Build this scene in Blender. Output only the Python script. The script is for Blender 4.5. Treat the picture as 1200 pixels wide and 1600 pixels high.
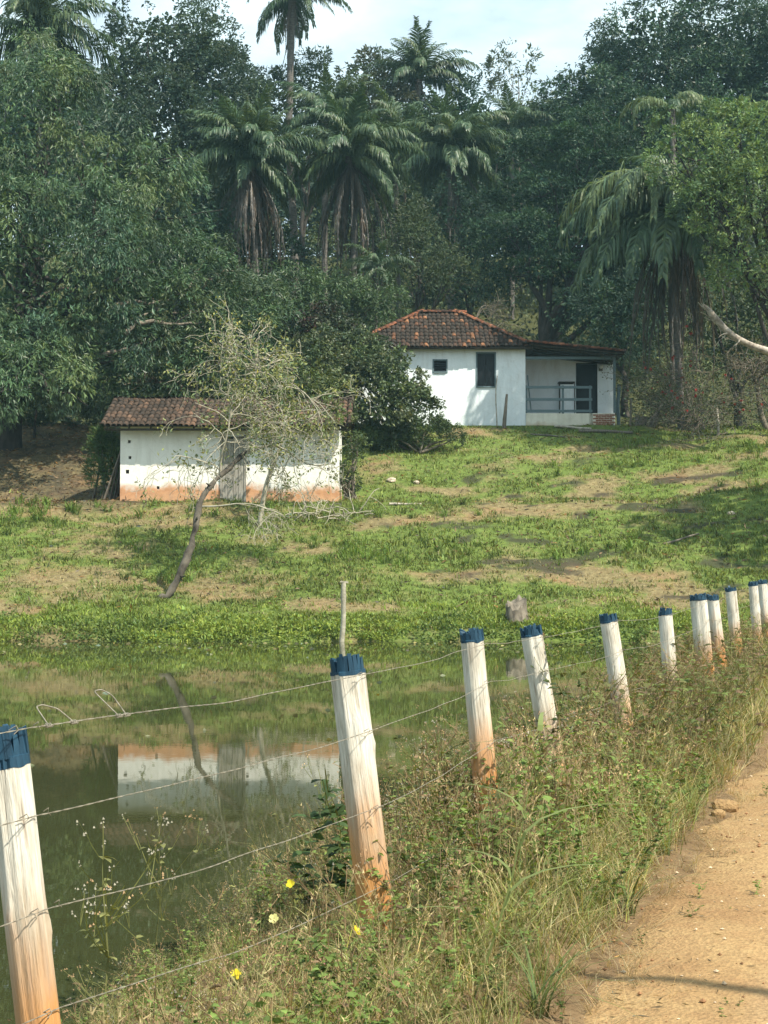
import bpy, math, random
import numpy as np
from mathutils import Vector, Matrix, Euler

for o in list(bpy.data.objects):
    bpy.data.objects.remove(o)
S = bpy.context.scene
C = S.collection
R = math.radians

# ------------------------------------------------------------------ camera
FPX = 2218.0
CAMZ = 1.85
PITCH = math.atan(85 / FPX)
cam = bpy.data.cameras.new('camera')
cam.sensor_fit = 'VERTICAL'
cam.sensor_height = 36.0
cam.lens = FPX / 1600 * 36.0
cam.clip_end = 3000
camo = bpy.data.objects.new('camera', cam)
C.objects.link(camo)
camo.location = (0, 0, CAMZ)
camo.rotation_euler = (math.pi / 2 + PITCH, 0, 0)
S.camera = camo

# ------------------------------------------------------------------ sky and sun
SUN_EL, SUN_AZ = R(51), R(50)          # azimuth measured from behind the camera towards the right
sdir = Vector((math.cos(SUN_EL) * math.sin(SUN_AZ), -math.cos(SUN_EL) * math.cos(SUN_AZ), math.sin(SUN_EL)))
W = bpy.data.worlds.new('World')
S.world = W
W.use_nodes = True
nt = W.node_tree
nt.nodes.clear()
wo = nt.nodes.new('ShaderNodeOutputWorld')
bg = nt.nodes.new('ShaderNodeBackground')
sky = nt.nodes.new('ShaderNodeTexSky')
sky.sky_type = 'NISHITA'
sky.sun_disc = False
sky.sun_elevation = SUN_EL
sky.sun_rotation = math.atan2(sdir.x, sdir.y)
sky.air_density = 1.0
sky.dust_density = 1.5
tc = nt.nodes.new('ShaderNodeTexCoord')
mp = nt.nodes.new('ShaderNodeMapping')
mp.inputs['Scale'].default_value = (1.0, 1.0, 2.6)
mp.inputs['Location'].default_value = (0.3, 1.7, 0.4)
cn = nt.nodes.new('ShaderNodeTexNoise')
cn.inputs['Scale'].default_value = 6.5
cn.inputs['Detail'].default_value = 8
cn.inputs['Roughness'].default_value = 0.55
cr = nt.nodes.new('ShaderNodeValToRGB')
cr.color_ramp.elements[0].position = 0.40
cr.color_ramp.elements[0].color = (0.55, 0.55, 0.55, 1)
cr.color_ramp.elements[1].position = 0.62
cr.color_ramp.elements[1].color = (1, 1, 1, 1)
mx = nt.nodes.new('ShaderNodeMix')
mx.data_type = 'RGBA'
mx.inputs['B'].default_value = (6.6, 8.1, 8.6, 1)
nt.links.new(tc.outputs['Generated'], mp.inputs['Vector'])
nt.links.new(mp.outputs[0], cn.inputs['Vector'])
nt.links.new(cn.outputs['Fac'], cr.inputs['Fac'])
nt.links.new(cr.outputs['Color'], mx.inputs['Factor'])
nt.links.new(sky.outputs[0], mx.inputs['A'])
nt.links.new(mx.outputs['Result'], bg.inputs['Color'])
bg.inputs['Strength'].default_value = 0.10
nt.links.new(bg.outputs[0], wo.inputs['Surface'])

sun = bpy.data.lights.new('sun', 'SUN')
sun.energy = 5.0
sun.angle = R(0.6)
sun.color = (1.0, 0.93, 0.80)
suno = bpy.data.objects.new('sun', sun)
C.objects.link(suno)
suno.rotation_euler = (-sdir).to_track_quat('-Z', 'Y').to_euler()
suno.location = (40, -30, 60)

S.view_settings.view_transform = 'Standard'
S.view_settings.look = 'None'
S.view_settings.gamma = 1.0
S.view_settings.exposure = 0.75
S.view_settings.use_curve_mapping = False
cy = S.cycles
cy.max_bounces = 7
cy.diffuse_bounces = 3
cy.glossy_bounces = 3
cy.transmission_bounces = 4
cy.transparent_max_bounces = 6
cy.volume_bounces = 0
cy.caustics_reflective = False
cy.caustics_refractive = False
cy.use_denoising = True
cy.denoiser = 'OPENIMAGEDENOISE'
cy.denoising_input_passes = 'RGB_ALBEDO_NORMAL'

# ------------------------------------------------------------------ projection: a photo point at a known distance
cp, sp = math.cos(PITCH), math.sin(PITCH)
def P(px, py, Z):
    a = (px - 600) / FPX
    b = (800 - py) / FPX
    d = (a, cp - b * sp, sp + b * cp)
    k = Z / d[1]
    return np.array([d[0] * k, Z, CAMZ + d[2] * k])

# ------------------------------------------------------------------ numpy helpers
def rng(seed):
    return np.random.default_rng(seed)

def _h(ix, iy, iz, seed):
    n = (ix.astype(np.int64) * 374761393 + iy.astype(np.int64) * 668265263 + iz.astype(np.int64) * 2147483647 + seed * 1274126177) & 0xffffffff
    n = ((n ^ (n >> 13)) * 1274126177) & 0xffffffff
    n = n ^ (n >> 16)
    return (n & 0xffff) / 65535.0

def vnoise(p, freq=1.0, seed=0):
    p = np.asarray(p, float) * freq
    if p.shape[-1] == 2:
        p = np.concatenate([p, np.zeros(p.shape[:-1] + (1,))], -1)
    i = np.floor(p).astype(np.int64)
    f = p - i
    f = f * f * (3 - 2 * f)
    r = 0
    for dx in (0, 1):
        wx = f[..., 0] if dx else 1 - f[..., 0]
        for dy in (0, 1):
            wy = f[..., 1] if dy else 1 - f[..., 1]
            for dz in (0, 1):
                wz = f[..., 2] if dz else 1 - f[..., 2]
                r = r + wx * wy * wz * _h(i[..., 0] + dx, i[..., 1] + dy, i[..., 2] + dz, seed)
    return r

def fbm(p, freq=1.0, seed=0, oct=3):
    r, a, t = 0, 1.0, 0
    for k in range(oct):
        r = r + a * vnoise(p, freq * 2 ** k, seed + k * 17)
        t += a
        a *= 0.5
    return r / t

def sstep(a, b, x):
    t = np.clip((x - a) / (b - a), 0, 1)
    return t * t * (3 - 2 * t)

def unit(v):
    return v / np.maximum(np.linalg.norm(v, axis=-1, keepdims=True), 1e-9)

class MB:
    """collects quads and triangles with a colour for each face"""
    def __init__(s):
        s.v, s.f, s.c, s.n, s.m = [], [], [], 0, []
    def add(s, v, f, col=None, mat=0):
        v = np.asarray(v, float).reshape(-1, 3)
        f = np.asarray(f, np.int64)
        if f.size == 0:
            return
        s.v.append(v)
        s.f.append(f + s.n)
        if col is None:
            col = (0.5, 0.5, 0.5)
        col = np.asarray(col, float)
        if col.ndim == 1:
            col = np.tile(col, (len(f), 1))
        s.c.append(col)
        s.m.append(np.full(len(f), mat))
        s.n += len(v)
    def arrays(s):
        return np.concatenate(s.v), s.f, np.concatenate(s.c)
    def mesh(s, name, mats, org=(0, 0, 0), smooth=True):
        me = bpy.data.meshes.new(name)
        v = np.concatenate(s.v) - np.asarray(org, float)
        me.vertices.add(len(v))
        me.vertices.foreach_set('co', v.astype(np.float32).ravel())
        loops = np.concatenate([f.ravel() for f in s.f])
        tot = np.concatenate([np.full(len(f), f.shape[1]) for f in s.f])
        st = np.concatenate([[0], np.cumsum(tot)[:-1]])
        me.loops.add(len(loops))
        me.loops.foreach_set('vertex_index', loops.astype(np.int32))
        me.polygons.add(len(tot))
        me.polygons.foreach_set('loop_start', st.astype(np.int32))
        me.polygons.foreach_set('material_index', np.concatenate(s.m).astype(np.int32))
        me.polygons.foreach_set('use_smooth', np.full(len(tot), bool(smooth)))
        c = np.concatenate(s.c)
        at = me.attributes.new('col', 'FLOAT_COLOR', 'FACE')
        at.data.foreach_set('color', np.concatenate([c, np.ones((len(c), 1))], 1).astype(np.float32).ravel())
        for m in (mats if isinstance(mats, (list, tuple)) else [mats]):
            me.materials.append(m)
        me.update(calc_edges=True)
        me.validate()
        return me

ORG = {}
def tag(o, label=None, cat=None, group=None, kind=None):
    if label: o['label'] = label
    if cat: o['category'] = cat
    if group: o['group'] = group
    if kind: o['kind'] = kind
    return o

def thing(name, label, cat, loc, group=None):
    o = bpy.data.objects.new(name, None)
    o.empty_display_size = 0.2
    C.objects.link(o)
    o.location = loc
    ORG[o.name] = np.asarray(loc, float)
    return tag(o, label, cat, group)

def place(name, me, parent=None, loc=None, rot=None, scale=None):
    """link a mesh; loc is in the world"""
    o = bpy.data.objects.new(name, me)
    C.objects.link(o)
    l = np.zeros(3) if loc is None else np.asarray(loc, float)
    if parent is not None:
        o.parent = parent
        o.location = l - ORG[parent.name]
    else:
        o.location = l
    if rot is not None:
        if isinstance(rot, Matrix):
            o.rotation_euler = rot.to_euler()
        else:
            o.rotation_euler = rot
    if scale is not None:
        o.scale = (scale,) * 3 if np.isscalar(scale) else scale
    ORG[o.name] = l
    return o

def obj(name, mb, mats, parent=None, smooth=True, org=None):
    """one mesh object from world-space geometry; its origin is its parent's"""
    if org is None:
        org = ORG[parent.name] if parent is not None else (0, 0, 0)
    me = mb.mesh(name, mats, org, smooth)
    return place(name, me, parent, org)

def box(mb, lo, hi, col=None, mat=0, rot=None):
    lo, hi = np.asarray(lo, float), np.asarray(hi, float)
    v = np.array([[x, y, z] for z in (0, 1) for y in (0, 1) for x in (0, 1)], float) * (hi - lo) + lo
    if rot is not None:
        c = (lo + hi) / 2
        v = (v - c) @ np.array(rot.to_3x3()).T + c
    mb.add(v, [[0, 2, 3, 1], [4, 5, 7, 6], [0, 1, 5, 4], [1, 3, 7, 5], [3, 2, 6, 7], [2, 0, 4, 6]], col, mat)

def tube(mb, pts, rad, sides=6, col=None, mat=0, cap=True):
    pts = np.asarray(pts, float)
    n = len(pts)
    rad = np.broadcast_to(np.asarray(rad, float), (n,))
    t = np.gradient(pts, axis=0)
    t = unit(t)
    ref = np.array([0.0, 0.0, 1.0]) if abs(t[:, 2]).mean() < 0.8 else np.array([1.0, 0.0, 0.0])
    a = unit(np.cross(t, ref))
    b = np.cross(t, a)
    th = np.arange(sides) / sides * 2 * math.pi
    v = pts[:, None] + rad[:, None, None] * (np.cos(th)[None, :, None] * a[:, None] + np.sin(th)[None, :, None] * b[:, None])
    i = np.arange(n - 1)[:, None] * sides
    j = np.arange(sides)[None]
    k = (j + 1) % sides
    f = np.stack([i + j, i + k, i + sides + k, i + sides + j], -1).reshape(-1, 4)
    mb.add(v.reshape(-1, 3), f, col, mat)
    if cap:
        for e in (0, n - 1):
            vv = np.concatenate([v[e], pts[e][None]])
            ff = [[q, (q + 1) % sides, sides] if e else [(q + 1) % sides, q, sides] for q in range(sides)]
            mb.add(vv, ff, col, mat)

def wiggle(a, b, n, amp, g, sag=0.0):
    a, b = np.asarray(a, float), np.asarray(b, float)
    t = np.linspace(0, 1, n)[:, None]
    p = a + (b - a) * t
    L = np.linalg.norm(b - a)
    w = np.zeros((n, 3))
    for k in (1, 2, 3):
        w += np.sin(t * math.pi * k) * g.normal(size=(1, 3)) * amp * L / k
    p = p + w
    p[:, 2] += -sag * L * np.sin(t[:, 0] * math.pi)
    return p

def leaves(mb, pos, d, L, Wd, g, col, fold=0.25, mat=0):
    """folded diamond leaves: base, side, tip, side"""
    n = len(pos)
    d = unit(d)
    r = g.normal(size=(n, 3))
    s = unit(np.cross(d, r))
    up = np.cross(s, d)
    L = np.broadcast_to(L, (n,))[:, None]
    Wd = np.broadcast_to(Wd, (n,))[:, None]
    mid = pos + d * L * 0.45
    v = np.stack([pos, mid + s * Wd * .5 + up * Wd * fold, pos + d * L, mid - s * Wd * .5 + up * Wd * fold], 1)
    f = np.arange(n * 4).reshape(n, 4)
    mb.add(v.reshape(-1, 3), f, col, mat)

# ------------------------------------------------------------------ node materials
def newmat(name):
    m = bpy.data.materials.new(name)
    m.use_nodes = True
    n = m.node_tree
    n.nodes.clear()
    return m, n

class NT:
    def __init__(s, n): s.n = n
    def node(s, t, **kw):
        x = s.n.nodes.new(t)
        for k, v in kw.items():
            setattr(x, k, v)
        return x
    def set(s, sock, v):
        if hasattr(v, 'is_linked') or isinstance(v, bpy.types.NodeSocket):
            s.n.links.new(v, sock)
        else:
            if isinstance(v, (tuple, list)) and len(v) == 3 and sock.type == 'RGBA':
                v = (*v, 1)
            sock.default_value = v
    def noise(s, vec, scale, detail=4, rough=0.55, dist=0.0):
        x = s.node('ShaderNodeTexNoise')
        if vec is not None: s.set(x.inputs['Vector'], vec)
        x.inputs['Scale'].default_value = scale
        x.inputs['Detail'].default_value = detail
        x.inputs['Roughness'].default_value = rough
        x.inputs['Distortion'].default_value = dist
        return x.outputs['Fac']
    def ramp(s, fac, stops):
        x = s.node('ShaderNodeValToRGB')
        e = x.color_ramp.elements
        while len(e) < len(stops): e.new(0.5)
        for el, (p, c) in zip(e, stops):
            el.position = p
            el.color = (c, c, c, 1) if np.isscalar(c) else (*c, 1)
        s.set(x.inputs['Fac'], fac)
        return x.outputs['Color']
    def mix(s, fac, a, b, mode='MIX'):
        x = s.node('ShaderNodeMix', data_type='RGBA', blend_type=mode)
        s.set(x.inputs['Factor'], fac)
        s.set(x.inputs['A'], a)
        s.set(x.inputs['B'], b)
        return x.outputs['Result']
    def math(s, op, a, b=0.0, c=0.0, clamp=False):
        x = s.node('ShaderNodeMath', operation=op, use_clamp=clamp)
        s.set(x.inputs[0], a)
        s.set(x.inputs[1], b)
        s.set(x.inputs[2], c)
        return x.outputs[0]
    def mapping(s, vec, scale=(1, 1, 1), loc=(0, 0, 0)):
        x = s.node('ShaderNodeMapping')
        s.set(x.inputs['Vector'], vec)
        x.inputs['Scale'].default_value = scale
        x.inputs['Location'].default_value = loc
        return x.outputs[0]
    def bump(s, h, strength=0.4, dist=0.02, normal=None):
        x = s.node('ShaderNodeBump')
        s.set(x.inputs['Height'], h)
        x.inputs['Strength'].default_value = strength
        x.inputs['Distance'].default_value = dist
        if normal is not None: s.set(x.inputs['Normal'], normal)
        return x.outputs[0]
    def attr(s, name):
        x = s.node('ShaderNodeAttribute', attribute_name=name)
        return x
    def sepz(s, vec):
        x = s.node('ShaderNodeSeparateXYZ')
        s.set(x.inputs[0], vec)
        return x.outputs
    def bsdf(s, **kw):
        x = s.node('ShaderNodeBsdfPrincipled')
        for k, v in kw.items():
            s.set(x.inputs[k.replace('_', ' ')], v)
        return x
    def out(s, sh, disp=None):
        o = s.node('ShaderNodeOutputMaterial')
        s.n.links.new(sh, o.inputs['Surface'])

def coords(t, kind='Object'):
    return t.node('ShaderNodeTexCoord').outputs[kind]
def worldpos(t):
    return t.node('ShaderNodeNewGeometry').outputs['Position']

def foliage_mat(name, rough=0.5, transl=0.25, spec=0.35, vary=0.25):
    m, n = newmat(name)
    t = NT(n)
    col = t.attr('col').outputs['Color']
    nz = t.noise(worldpos(t), 3.0, 2)
    col2 = t.mix(1.0, col, t.ramp(nz, [(0.3, 1 - vary), (0.7, 1 + vary * .6)]), 'MULTIPLY')
    b = t.bsdf(Base_Color=col2, Roughness=rough, Specular_IOR_Level=spec)
    tr = t.node('ShaderNodeBsdfTranslucent')
    hue = t.mix(1.0, col2, (1.35, 1.25, 0.55), 'MULTIPLY')
    t.set(tr.inputs['Color'], hue)
    ms = t.node('ShaderNodeMixShader')
    ms.inputs[0].default_value = transl
    n.links.new(b.outputs[0], ms.inputs[1])
    n.links.new(tr.outputs[0], ms.inputs[2])
    t.out(ms.outputs[0])
    return m

def simple_mat(name, c1, c2, scale=6, rough=0.8, bump=0.3, stretch=(1, 1, 1), dist=0.02, spec=0.3, coord='Object', detail=6):
    m, n = newmat(name)
    t = NT(n)
    v = t.mapping(coords(t, coord), stretch)
    f = t.noise(v, scale, detail, 0.6)
    col = t.ramp(f, [(0.3, c1), (0.72, c2)])
    b = t.bsdf(Base_Color=col, Roughness=rough, Specular_IOR_Level=spec, Normal=t.bump(f, bump, dist))
    t.out(b.outputs[0])
    return m

M = {}
M['leaf_gloss'] = foliage_mat('glossy_leaf', 0.46, 0.2, 0.4)
M['leaf'] = foliage_mat('leaf', 0.55, 0.25, 0.3)
M['frond'] = foliage_mat('palm_frond', 0.45, 0.22, 0.35)
M['grass'] = foliage_mat('grass_blade', 0.6, 0.3, 0.2, 0.3)
M['bark_dark'] = simple_mat('dark_bark', (0.018, 0.016, 0.013), (0.07, 0.06, 0.05), 5, 0.9, 0.6, (1, 1, .3))
M['bark_grey'] = simple_mat('grey_bark', (0.05, 0.042, 0.032), (0.24, 0.205, 0.155), 7, 0.9, 0.6, (1, 1, .4))
M['bark_pale'] = simple_mat('pale_dead_bark', (0.16, 0.13, 0.10), (0.55, 0.50, 0.42), 5, 0.85, 0.6, (1, 1, 1), 0.03)
M['twig'] = simple_mat('twig_bark', (0.20, 0.18, 0.13), (0.46, 0.43, 0.33), 9, 0.9, 0.3)
M['palm_bark'] = simple_mat('palm_bark', (0.05, 0.045, 0.04), (0.17, 0.155, 0.135), 5, 0.9, 0.7, (1, 1, 3))
M['wood_grey'] = simple_mat('weathered_wood', (0.06, 0.05, 0.04), (0.24, 0.21, 0.17), 9, 0.85, 0.6, (3, 3, .3))
M['wood_pale'] = simple_mat('grey_whitewashed_wood', (0.16, 0.145, 0.12), (0.40, 0.375, 0.32), 9, 0.85, 0.5, (3, 3, .3))
M['wood_dark'] = simple_mat('dark_wood', (0.02, 0.017, 0.013), (0.07, 0.058, 0.045), 9, 0.85, 0.5, (3, 3, .3))
M['blue_wood'] = simple_mat('blue_grey_painted_wood', (0.085, 0.125, 0.14), (0.14, 0.195, 0.21), 14, 0.65, 0.3, (2, 2, 2))
M['dark_void'] = simple_mat('dark_painted_door', (0.006, 0.009, 0.012), (0.014, 0.02, 0.024), 4, 0.6, 0.2)
M['wire'] = simple_mat('galvanised_wire', (0.11, 0.10, 0.075), (0.30, 0.27, 0.21), 60, 0.5, 0.2)
M['white_stone'] = simple_mat('pale_stone', (0.35, 0.28, 0.20), (0.62, 0.53, 0.42), 8, 0.9, 0.5)

# ------------------------------------------------------------------ the lie of the land
FX0, FK = -2.43, 0.36                    # fence line X = FX0 + FK * Z
FN = math.hypot(1, FK)
def fence_s(x, y):
    return -(x - FX0 - FK * y) / FN      # metres from the fence towards the pond (negative: towards the road)

far_y = np.array([-40, 34.6, 35.2, 35.55, 36.0, 37.0, 38.5, 41, 44, 46.6, 47.6, 50.6, 51.5, 55, 59.5, 61.2, 69.5, 74, 90, 110, 150, 400])
far_z = np.array([-.8, -.8, -.35, .03, .28, .50, .95, 1.85, 2.95, 3.90, 4.00, 4.10, 4.55, 6.0, 7.55, 7.95, 8.1, 9.8, 17.0, 26, 34, 40])
def terrain(x, y):
    x, y = np.asarray(x, float), np.asarray(y, float)
    p = np.stack([x, y], -1)
    ys = y + (vnoise(p, 0.12, 3) - .5) * 0.9 * sstep(40, 37, y) + (vnoise(p, 0.8, 4) - .5) * .35
    zf = np.interp(ys, far_y, far_z)
    bump = (fbm(p, .55, 5, 3) - .5) * .38 * sstep(35.6, 37.5, y) * (1 - .8 * sstep(60, 61, y) * sstep(70, 69, y) * sstep(-3, -1.5, x) * sstep(13, 12, x))
    side = sstep(9, 16, x) * sstep(60, 50, y) * sstep(38, 44, y) * 1.0
    zf = zf + bump + side + sstep(12, 60, np.abs(x)) * sstep(36, 60, y) * 2
    s = fence_s(x, y)
    sn = s + (vnoise(p, .9, 9) - .5) * .4
    lvl = 0.17 + .006 * np.clip(y - 10, 0, 30)
    zn = np.interp(sn, [-400, -7.0, -6.2, -5.2, -1.35, -1.0, -.4, .45, .95, 1.6, 3.0], [.6, .55, .40, .17, .17, .20, .19, .14, -.12, -.5, -.8])
    zn = np.where(zn > -.5, zn + (lvl - .17), zn) + (fbm(p, 1.6, 12, 2) - .5) * .07
    t = sstep(-1.2, -1.7, s) * sstep(-5.6, -5.0, s)
    zn = zn - .06 * t
    return np.maximum(zf, zn)

def ground(px, Z):
    X = (px - 600) / FPX * Z / (cp)       # first guess, then follow the slope
    z = float(terrain(X, Z))
    return np.array([X, Z, z])

def grassy(x, y):
    p = np.stack([x, y], -1)
    a = fbm(p * np.array([.6, 1.0]), .85, 21, 5)
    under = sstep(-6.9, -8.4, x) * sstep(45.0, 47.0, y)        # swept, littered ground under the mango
    return sstep(.26, .58, a) * (1 - .9 * under)

def burnt_and_shade(x, y):
    p = np.stack([x, y], -1)
    litter = sstep(-6.9, -8.4, x) * sstep(45.0, 47.0, y) * (.45 + .4 * fbm(p, .9, 35, 3))  # brown litter, darkened further to stand in for the mango's shade
    return np.maximum(sstep(.55, .72, fbm(p * np.array([.5, 1.1]), 1.25, 33, 4)) * sstep(-6, 2, x) * sstep(36.8, 38.5, y) * sstep(60, 52, y), litter)

def axis(lo, hi, step, far, grow):
    a = list(np.arange(lo, hi + 1e-6, step))
    s = step
    while a[-1] < far[1]:
        s *= grow
        a.append(a[-1] + s)
    s = step
    while a[0] > far[0]:
        s *= grow
        a.insert(0, a[0] - s)
    return np.array(a)

xs = axis(-17, 17, .29, (-260, 260), 1.18)
ys = axis(1, 72, .29, (-60, 420), 1.16)
gx, gy = np.meshgrid(xs, ys)
gz = terrain(gx, gy)
nx, ny = len(xs), len(ys)
ii = (np.arange(ny - 1)[:, None] * nx + np.arange(nx - 1)[None]).ravel()
gm = MB()
fcx, fcy = (gx[:-1, :-1] + gx[1:, 1:]).ravel() / 2, (gy[:-1, :-1] + gy[1:, 1:]).ravel() / 2
colg = np.stack([grassy(fcx, fcy), burnt_and_shade(fcx, fcy), np.where(fcy > 34, 1.0, 0.0) * (fence_s(fcx, fcy) > -.5)], -1)
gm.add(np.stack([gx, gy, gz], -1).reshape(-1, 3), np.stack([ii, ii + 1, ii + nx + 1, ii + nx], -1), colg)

def ground_mat():
    m, n = newmat('pasture_soil')
    t = NT(n)
    w = worldpos(t)
    sep = t.node('ShaderNodeSeparateColor')
    t.set(sep.inputs[0], t.attr('cover').outputs['Color'])
    g, bu, fr = sep.outputs[0], sep.outputs[1], sep.outputs[2]
    n1 = t.noise(w, 2.2, 8, .65)
    n2 = t.noise(w, 7, 8, .8)
    n3 = t.noise(w, .7, 4, .5)
    straw = t.ramp(n2, [(.28, (.075, .058, .030)), (.5, (.17, .138, .068)), (.72, (.31, .255, .13))])
    soil = t.ramp(n2, [(.3, (.17, .095, .050)), (.7, (.31, .19, .105))])
    green = t.ramp(n2, [(.3, (.05, .075, .018)), (.55, (.12, .165, .038)), (.75, (.20, .23, .07))])
    dry = t.mix(t.ramp(t.math('ADD', n3, t.math('MULTIPLY', t.math('SUBTRACT', n1, .5), .6)), [(.50, 0.0), (.68, .6)]), straw, soil)
    gf = t.ramp(t.math('ADD', g, t.math('MULTIPLY', t.math('SUBTRACT', n1, .5), 2.2)), [(.12, 0.0), (.85, 1.0)])
    c = t.mix(gf, dry, green)
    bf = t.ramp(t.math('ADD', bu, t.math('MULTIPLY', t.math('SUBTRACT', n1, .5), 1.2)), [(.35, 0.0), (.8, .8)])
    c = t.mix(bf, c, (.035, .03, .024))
    verge = t.ramp(n2, [(.3, (.10, .065, .035)), (.7, (.27, .18, .095))])
    c = t.mix(t.ramp(fr, [(.3, 0.0), (.7, 1.0)]), verge, c)
    wy = t.sepz(w)[1]
    wood = t.ramp(n2, [(.3, (.03, .035, .016)), (.55, (.07, .075, .03)), (.75, (.12, .115, .05))])
    c = t.mix(t.ramp(t.math('MULTIPLY', t.math('SUBTRACT', wy, 62.0), .2), [(.0, 0.0), (1.0, 1.0)]), c, wood)
    h = t.math('ADD', n1, t.math('MULTIPLY', n2, .5))
    b = t.bsdf(Base_Color=c, Roughness=.95, Specular_IOR_Level=.1, Normal=t.bump(h, .7, .08))
    t.out(b.outputs[0])
    return m
M['ground'] = ground_mat()
gobj = tag(obj('ground', gm, M['ground']), kind='structure')
vx_, vy_ = gx.ravel(), gy.ravel()
cov = np.stack([grassy(vx_, vy_), burnt_and_shade(vx_, vy_), np.where(vy_ > 34, 1.0, 0.0) * (fence_s(vx_, vy_) > -.5), np.ones(len(vx_))], -1)
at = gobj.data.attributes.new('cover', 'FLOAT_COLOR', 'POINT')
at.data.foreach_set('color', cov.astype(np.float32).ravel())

# ------------------------------------------------------------------ dirt road
rm = MB()
zz = np.arange(-14, 62, .16)
cs = np.linspace(0, 1, 32)
Zg, Cg = np.meshgrid(zz, cs, indexing='ij')
pz = np.stack([Zg[:, 0], Zg[:, 0] * 0], -1)
e0 = -1.02 - (fbm(pz, .9, 41, 3) - .5) * .55
e1 = -5.3 + (fbm(pz, .7, 42, 3) - .5) * .6
sg = e0[:, None] + (e1 - e0)[:, None] * Cg
X0 = FX0 + FK * Zg
nxv, nyv = -1 / FN, FK / FN
Xr = X0 + sg * nxv
Yr = Zg + sg * nyv
lvl = 0.17 + .006 * np.clip(Yr - 10, 0, 30)
pr = np.stack([Xr, Yr], -1)
rut = -.035 * np.exp(-((sg + 2.15) / .22) ** 2) - .035 * np.exp(-((sg + 3.8) / .22) ** 2)
edge = np.minimum(Cg, 1 - Cg)
zr = lvl + .045 * sstep(0, .12, edge) + rut + (fbm(pr, 2.2, 44, 4) - .5) * .05 - .10 * sstep(.03, 0, edge)
ii = (np.arange(len(zz) - 1)[:, None] * 32 + np.arange(31)[None]).ravel()
rm.add(np.stack([Xr, Yr, zr], -1).reshape(-1, 3), np.stack([ii, ii + 32, ii + 33, ii + 1], -1))
def road_z(x, y):
    return 0.17 + .006 * np.clip(y - 10, 0, 30) + .045 + (fbm(np.stack([np.asarray(x, float), np.asarray(y, float)], -1), 2.2, 44, 4) - .5) * .05

def road_mat():
    m, n = newmat('sandy_dirt')
    t = NT(n)
    w = worldpos(t)
    n1 = t.noise(w, 1.1, 6, .6)
    n2 = t.noise(w, 26, 6, .75)
    n3 = t.noise(w, 6, 6, .65)
    a = t.ramp(n1, [(.3, (.285, .178, .082)), (.55, (.36, .242, .114)), (.75, (.42, .30, .15))])
    b_ = t.mix(t.ramp(n3, [(.4, .0), (.75, .45)]), a, (.25, .13, .062))
    xyz = t.sepz(w)
    across = t.math('DIVIDE', t.math('SUBTRACT', t.math('MULTIPLY', xyz[1], FK), t.math('SUBTRACT', xyz[0], FX0)), FN)
    for off in (2.15, 3.8):                                  # packed wheel tracks, paler and greyer
        dd = t.math('ABSOLUTE', t.math('ADD', t.math('ADD', across, off), t.math('MULTIPLY', t.math('SUBTRACT', n1, .5), .35)))
        b_ = t.mix(t.ramp(dd, [(.12, .55), (.42, 0.0)]), b_, (.36, .265, .165))
    vo = t.node('ShaderNodeTexVoronoi')
    t.set(vo.inputs['Vector'], w)
    vo.inputs['Scale'].default_value = 55
    grit = t.ramp(vo.outputs['Distance'], [(.06, 0.6), (.2, 1.0)])
    c = t.mix(.6, b_, grit, 'MULTIPLY')
    c = t.mix(t.ramp(n2, [(.40, .45), (.56, 0.0)]), c, (.17, .10, .05))
    h = t.math('ADD', t.math('MULTIPLY', n2, .5), t.math('ADD', n3, t.math('MULTIPLY', vo.outputs['Distance'], .4)))
    b = t.bsdf(Base_Color=c, Roughness=.95, Specular_IOR_Level=.12, Normal=t.bump(h, .6, .03))
    t.out(b.outputs[0])
    return m
M['road'] = road_mat()
tag(obj('dirt_road', rm, M['road']), kind='structure')

# ------------------------------------------------------------------ pond
def water_mat():
    m, n = newmat('pond_water')
    t = NT(n)
    w = worldpos(t)
    v = t.mapping(w, (1.0, .55, 1))
    r1 = t.noise(v, 1.6, 3, .5, .4)
    r2 = t.noise(t.mapping(w, (1.0, 2.2, 1)), 7, 2, .5)
    patch = t.ramp(t.noise(w, .12, 2), [(.45, .25), (.65, 1.0)])
    h = t.math('MULTIPLY', t.math('ADD', r1, t.math('MULTIPLY', r2, .12)), patch)
    mur = t.ramp(t.noise(w, .25, 3), [(.35, (.029, .033, .012)), (.7, (.040, .043, .017))])
    b = t.bsdf(Base_Color=mur, Roughness=.012, IOR=1.333, Specular_IOR_Level=.5, Normal=t.bump(h, .05, .05))
    t.out(b.outputs[0])
    return m
M['water'] = water_mat()
wm = MB()
wxs, wys = np.linspace(-70, 13, 40), np.linspace(1.5, 37.5, 30)
wx, wy = np.meshgrid(wxs, wys)
ii = (np.arange(29)[:, None] * 40 + np.arange(39)[None]).ravel()
wm.add(np.stack([wx, wy, wx * 0], -1).reshape(-1, 3), np.stack([ii, ii + 1, ii + 41, ii + 40], -1))
tag(obj('pond_water', wm, M['water']), kind='structure')

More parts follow.
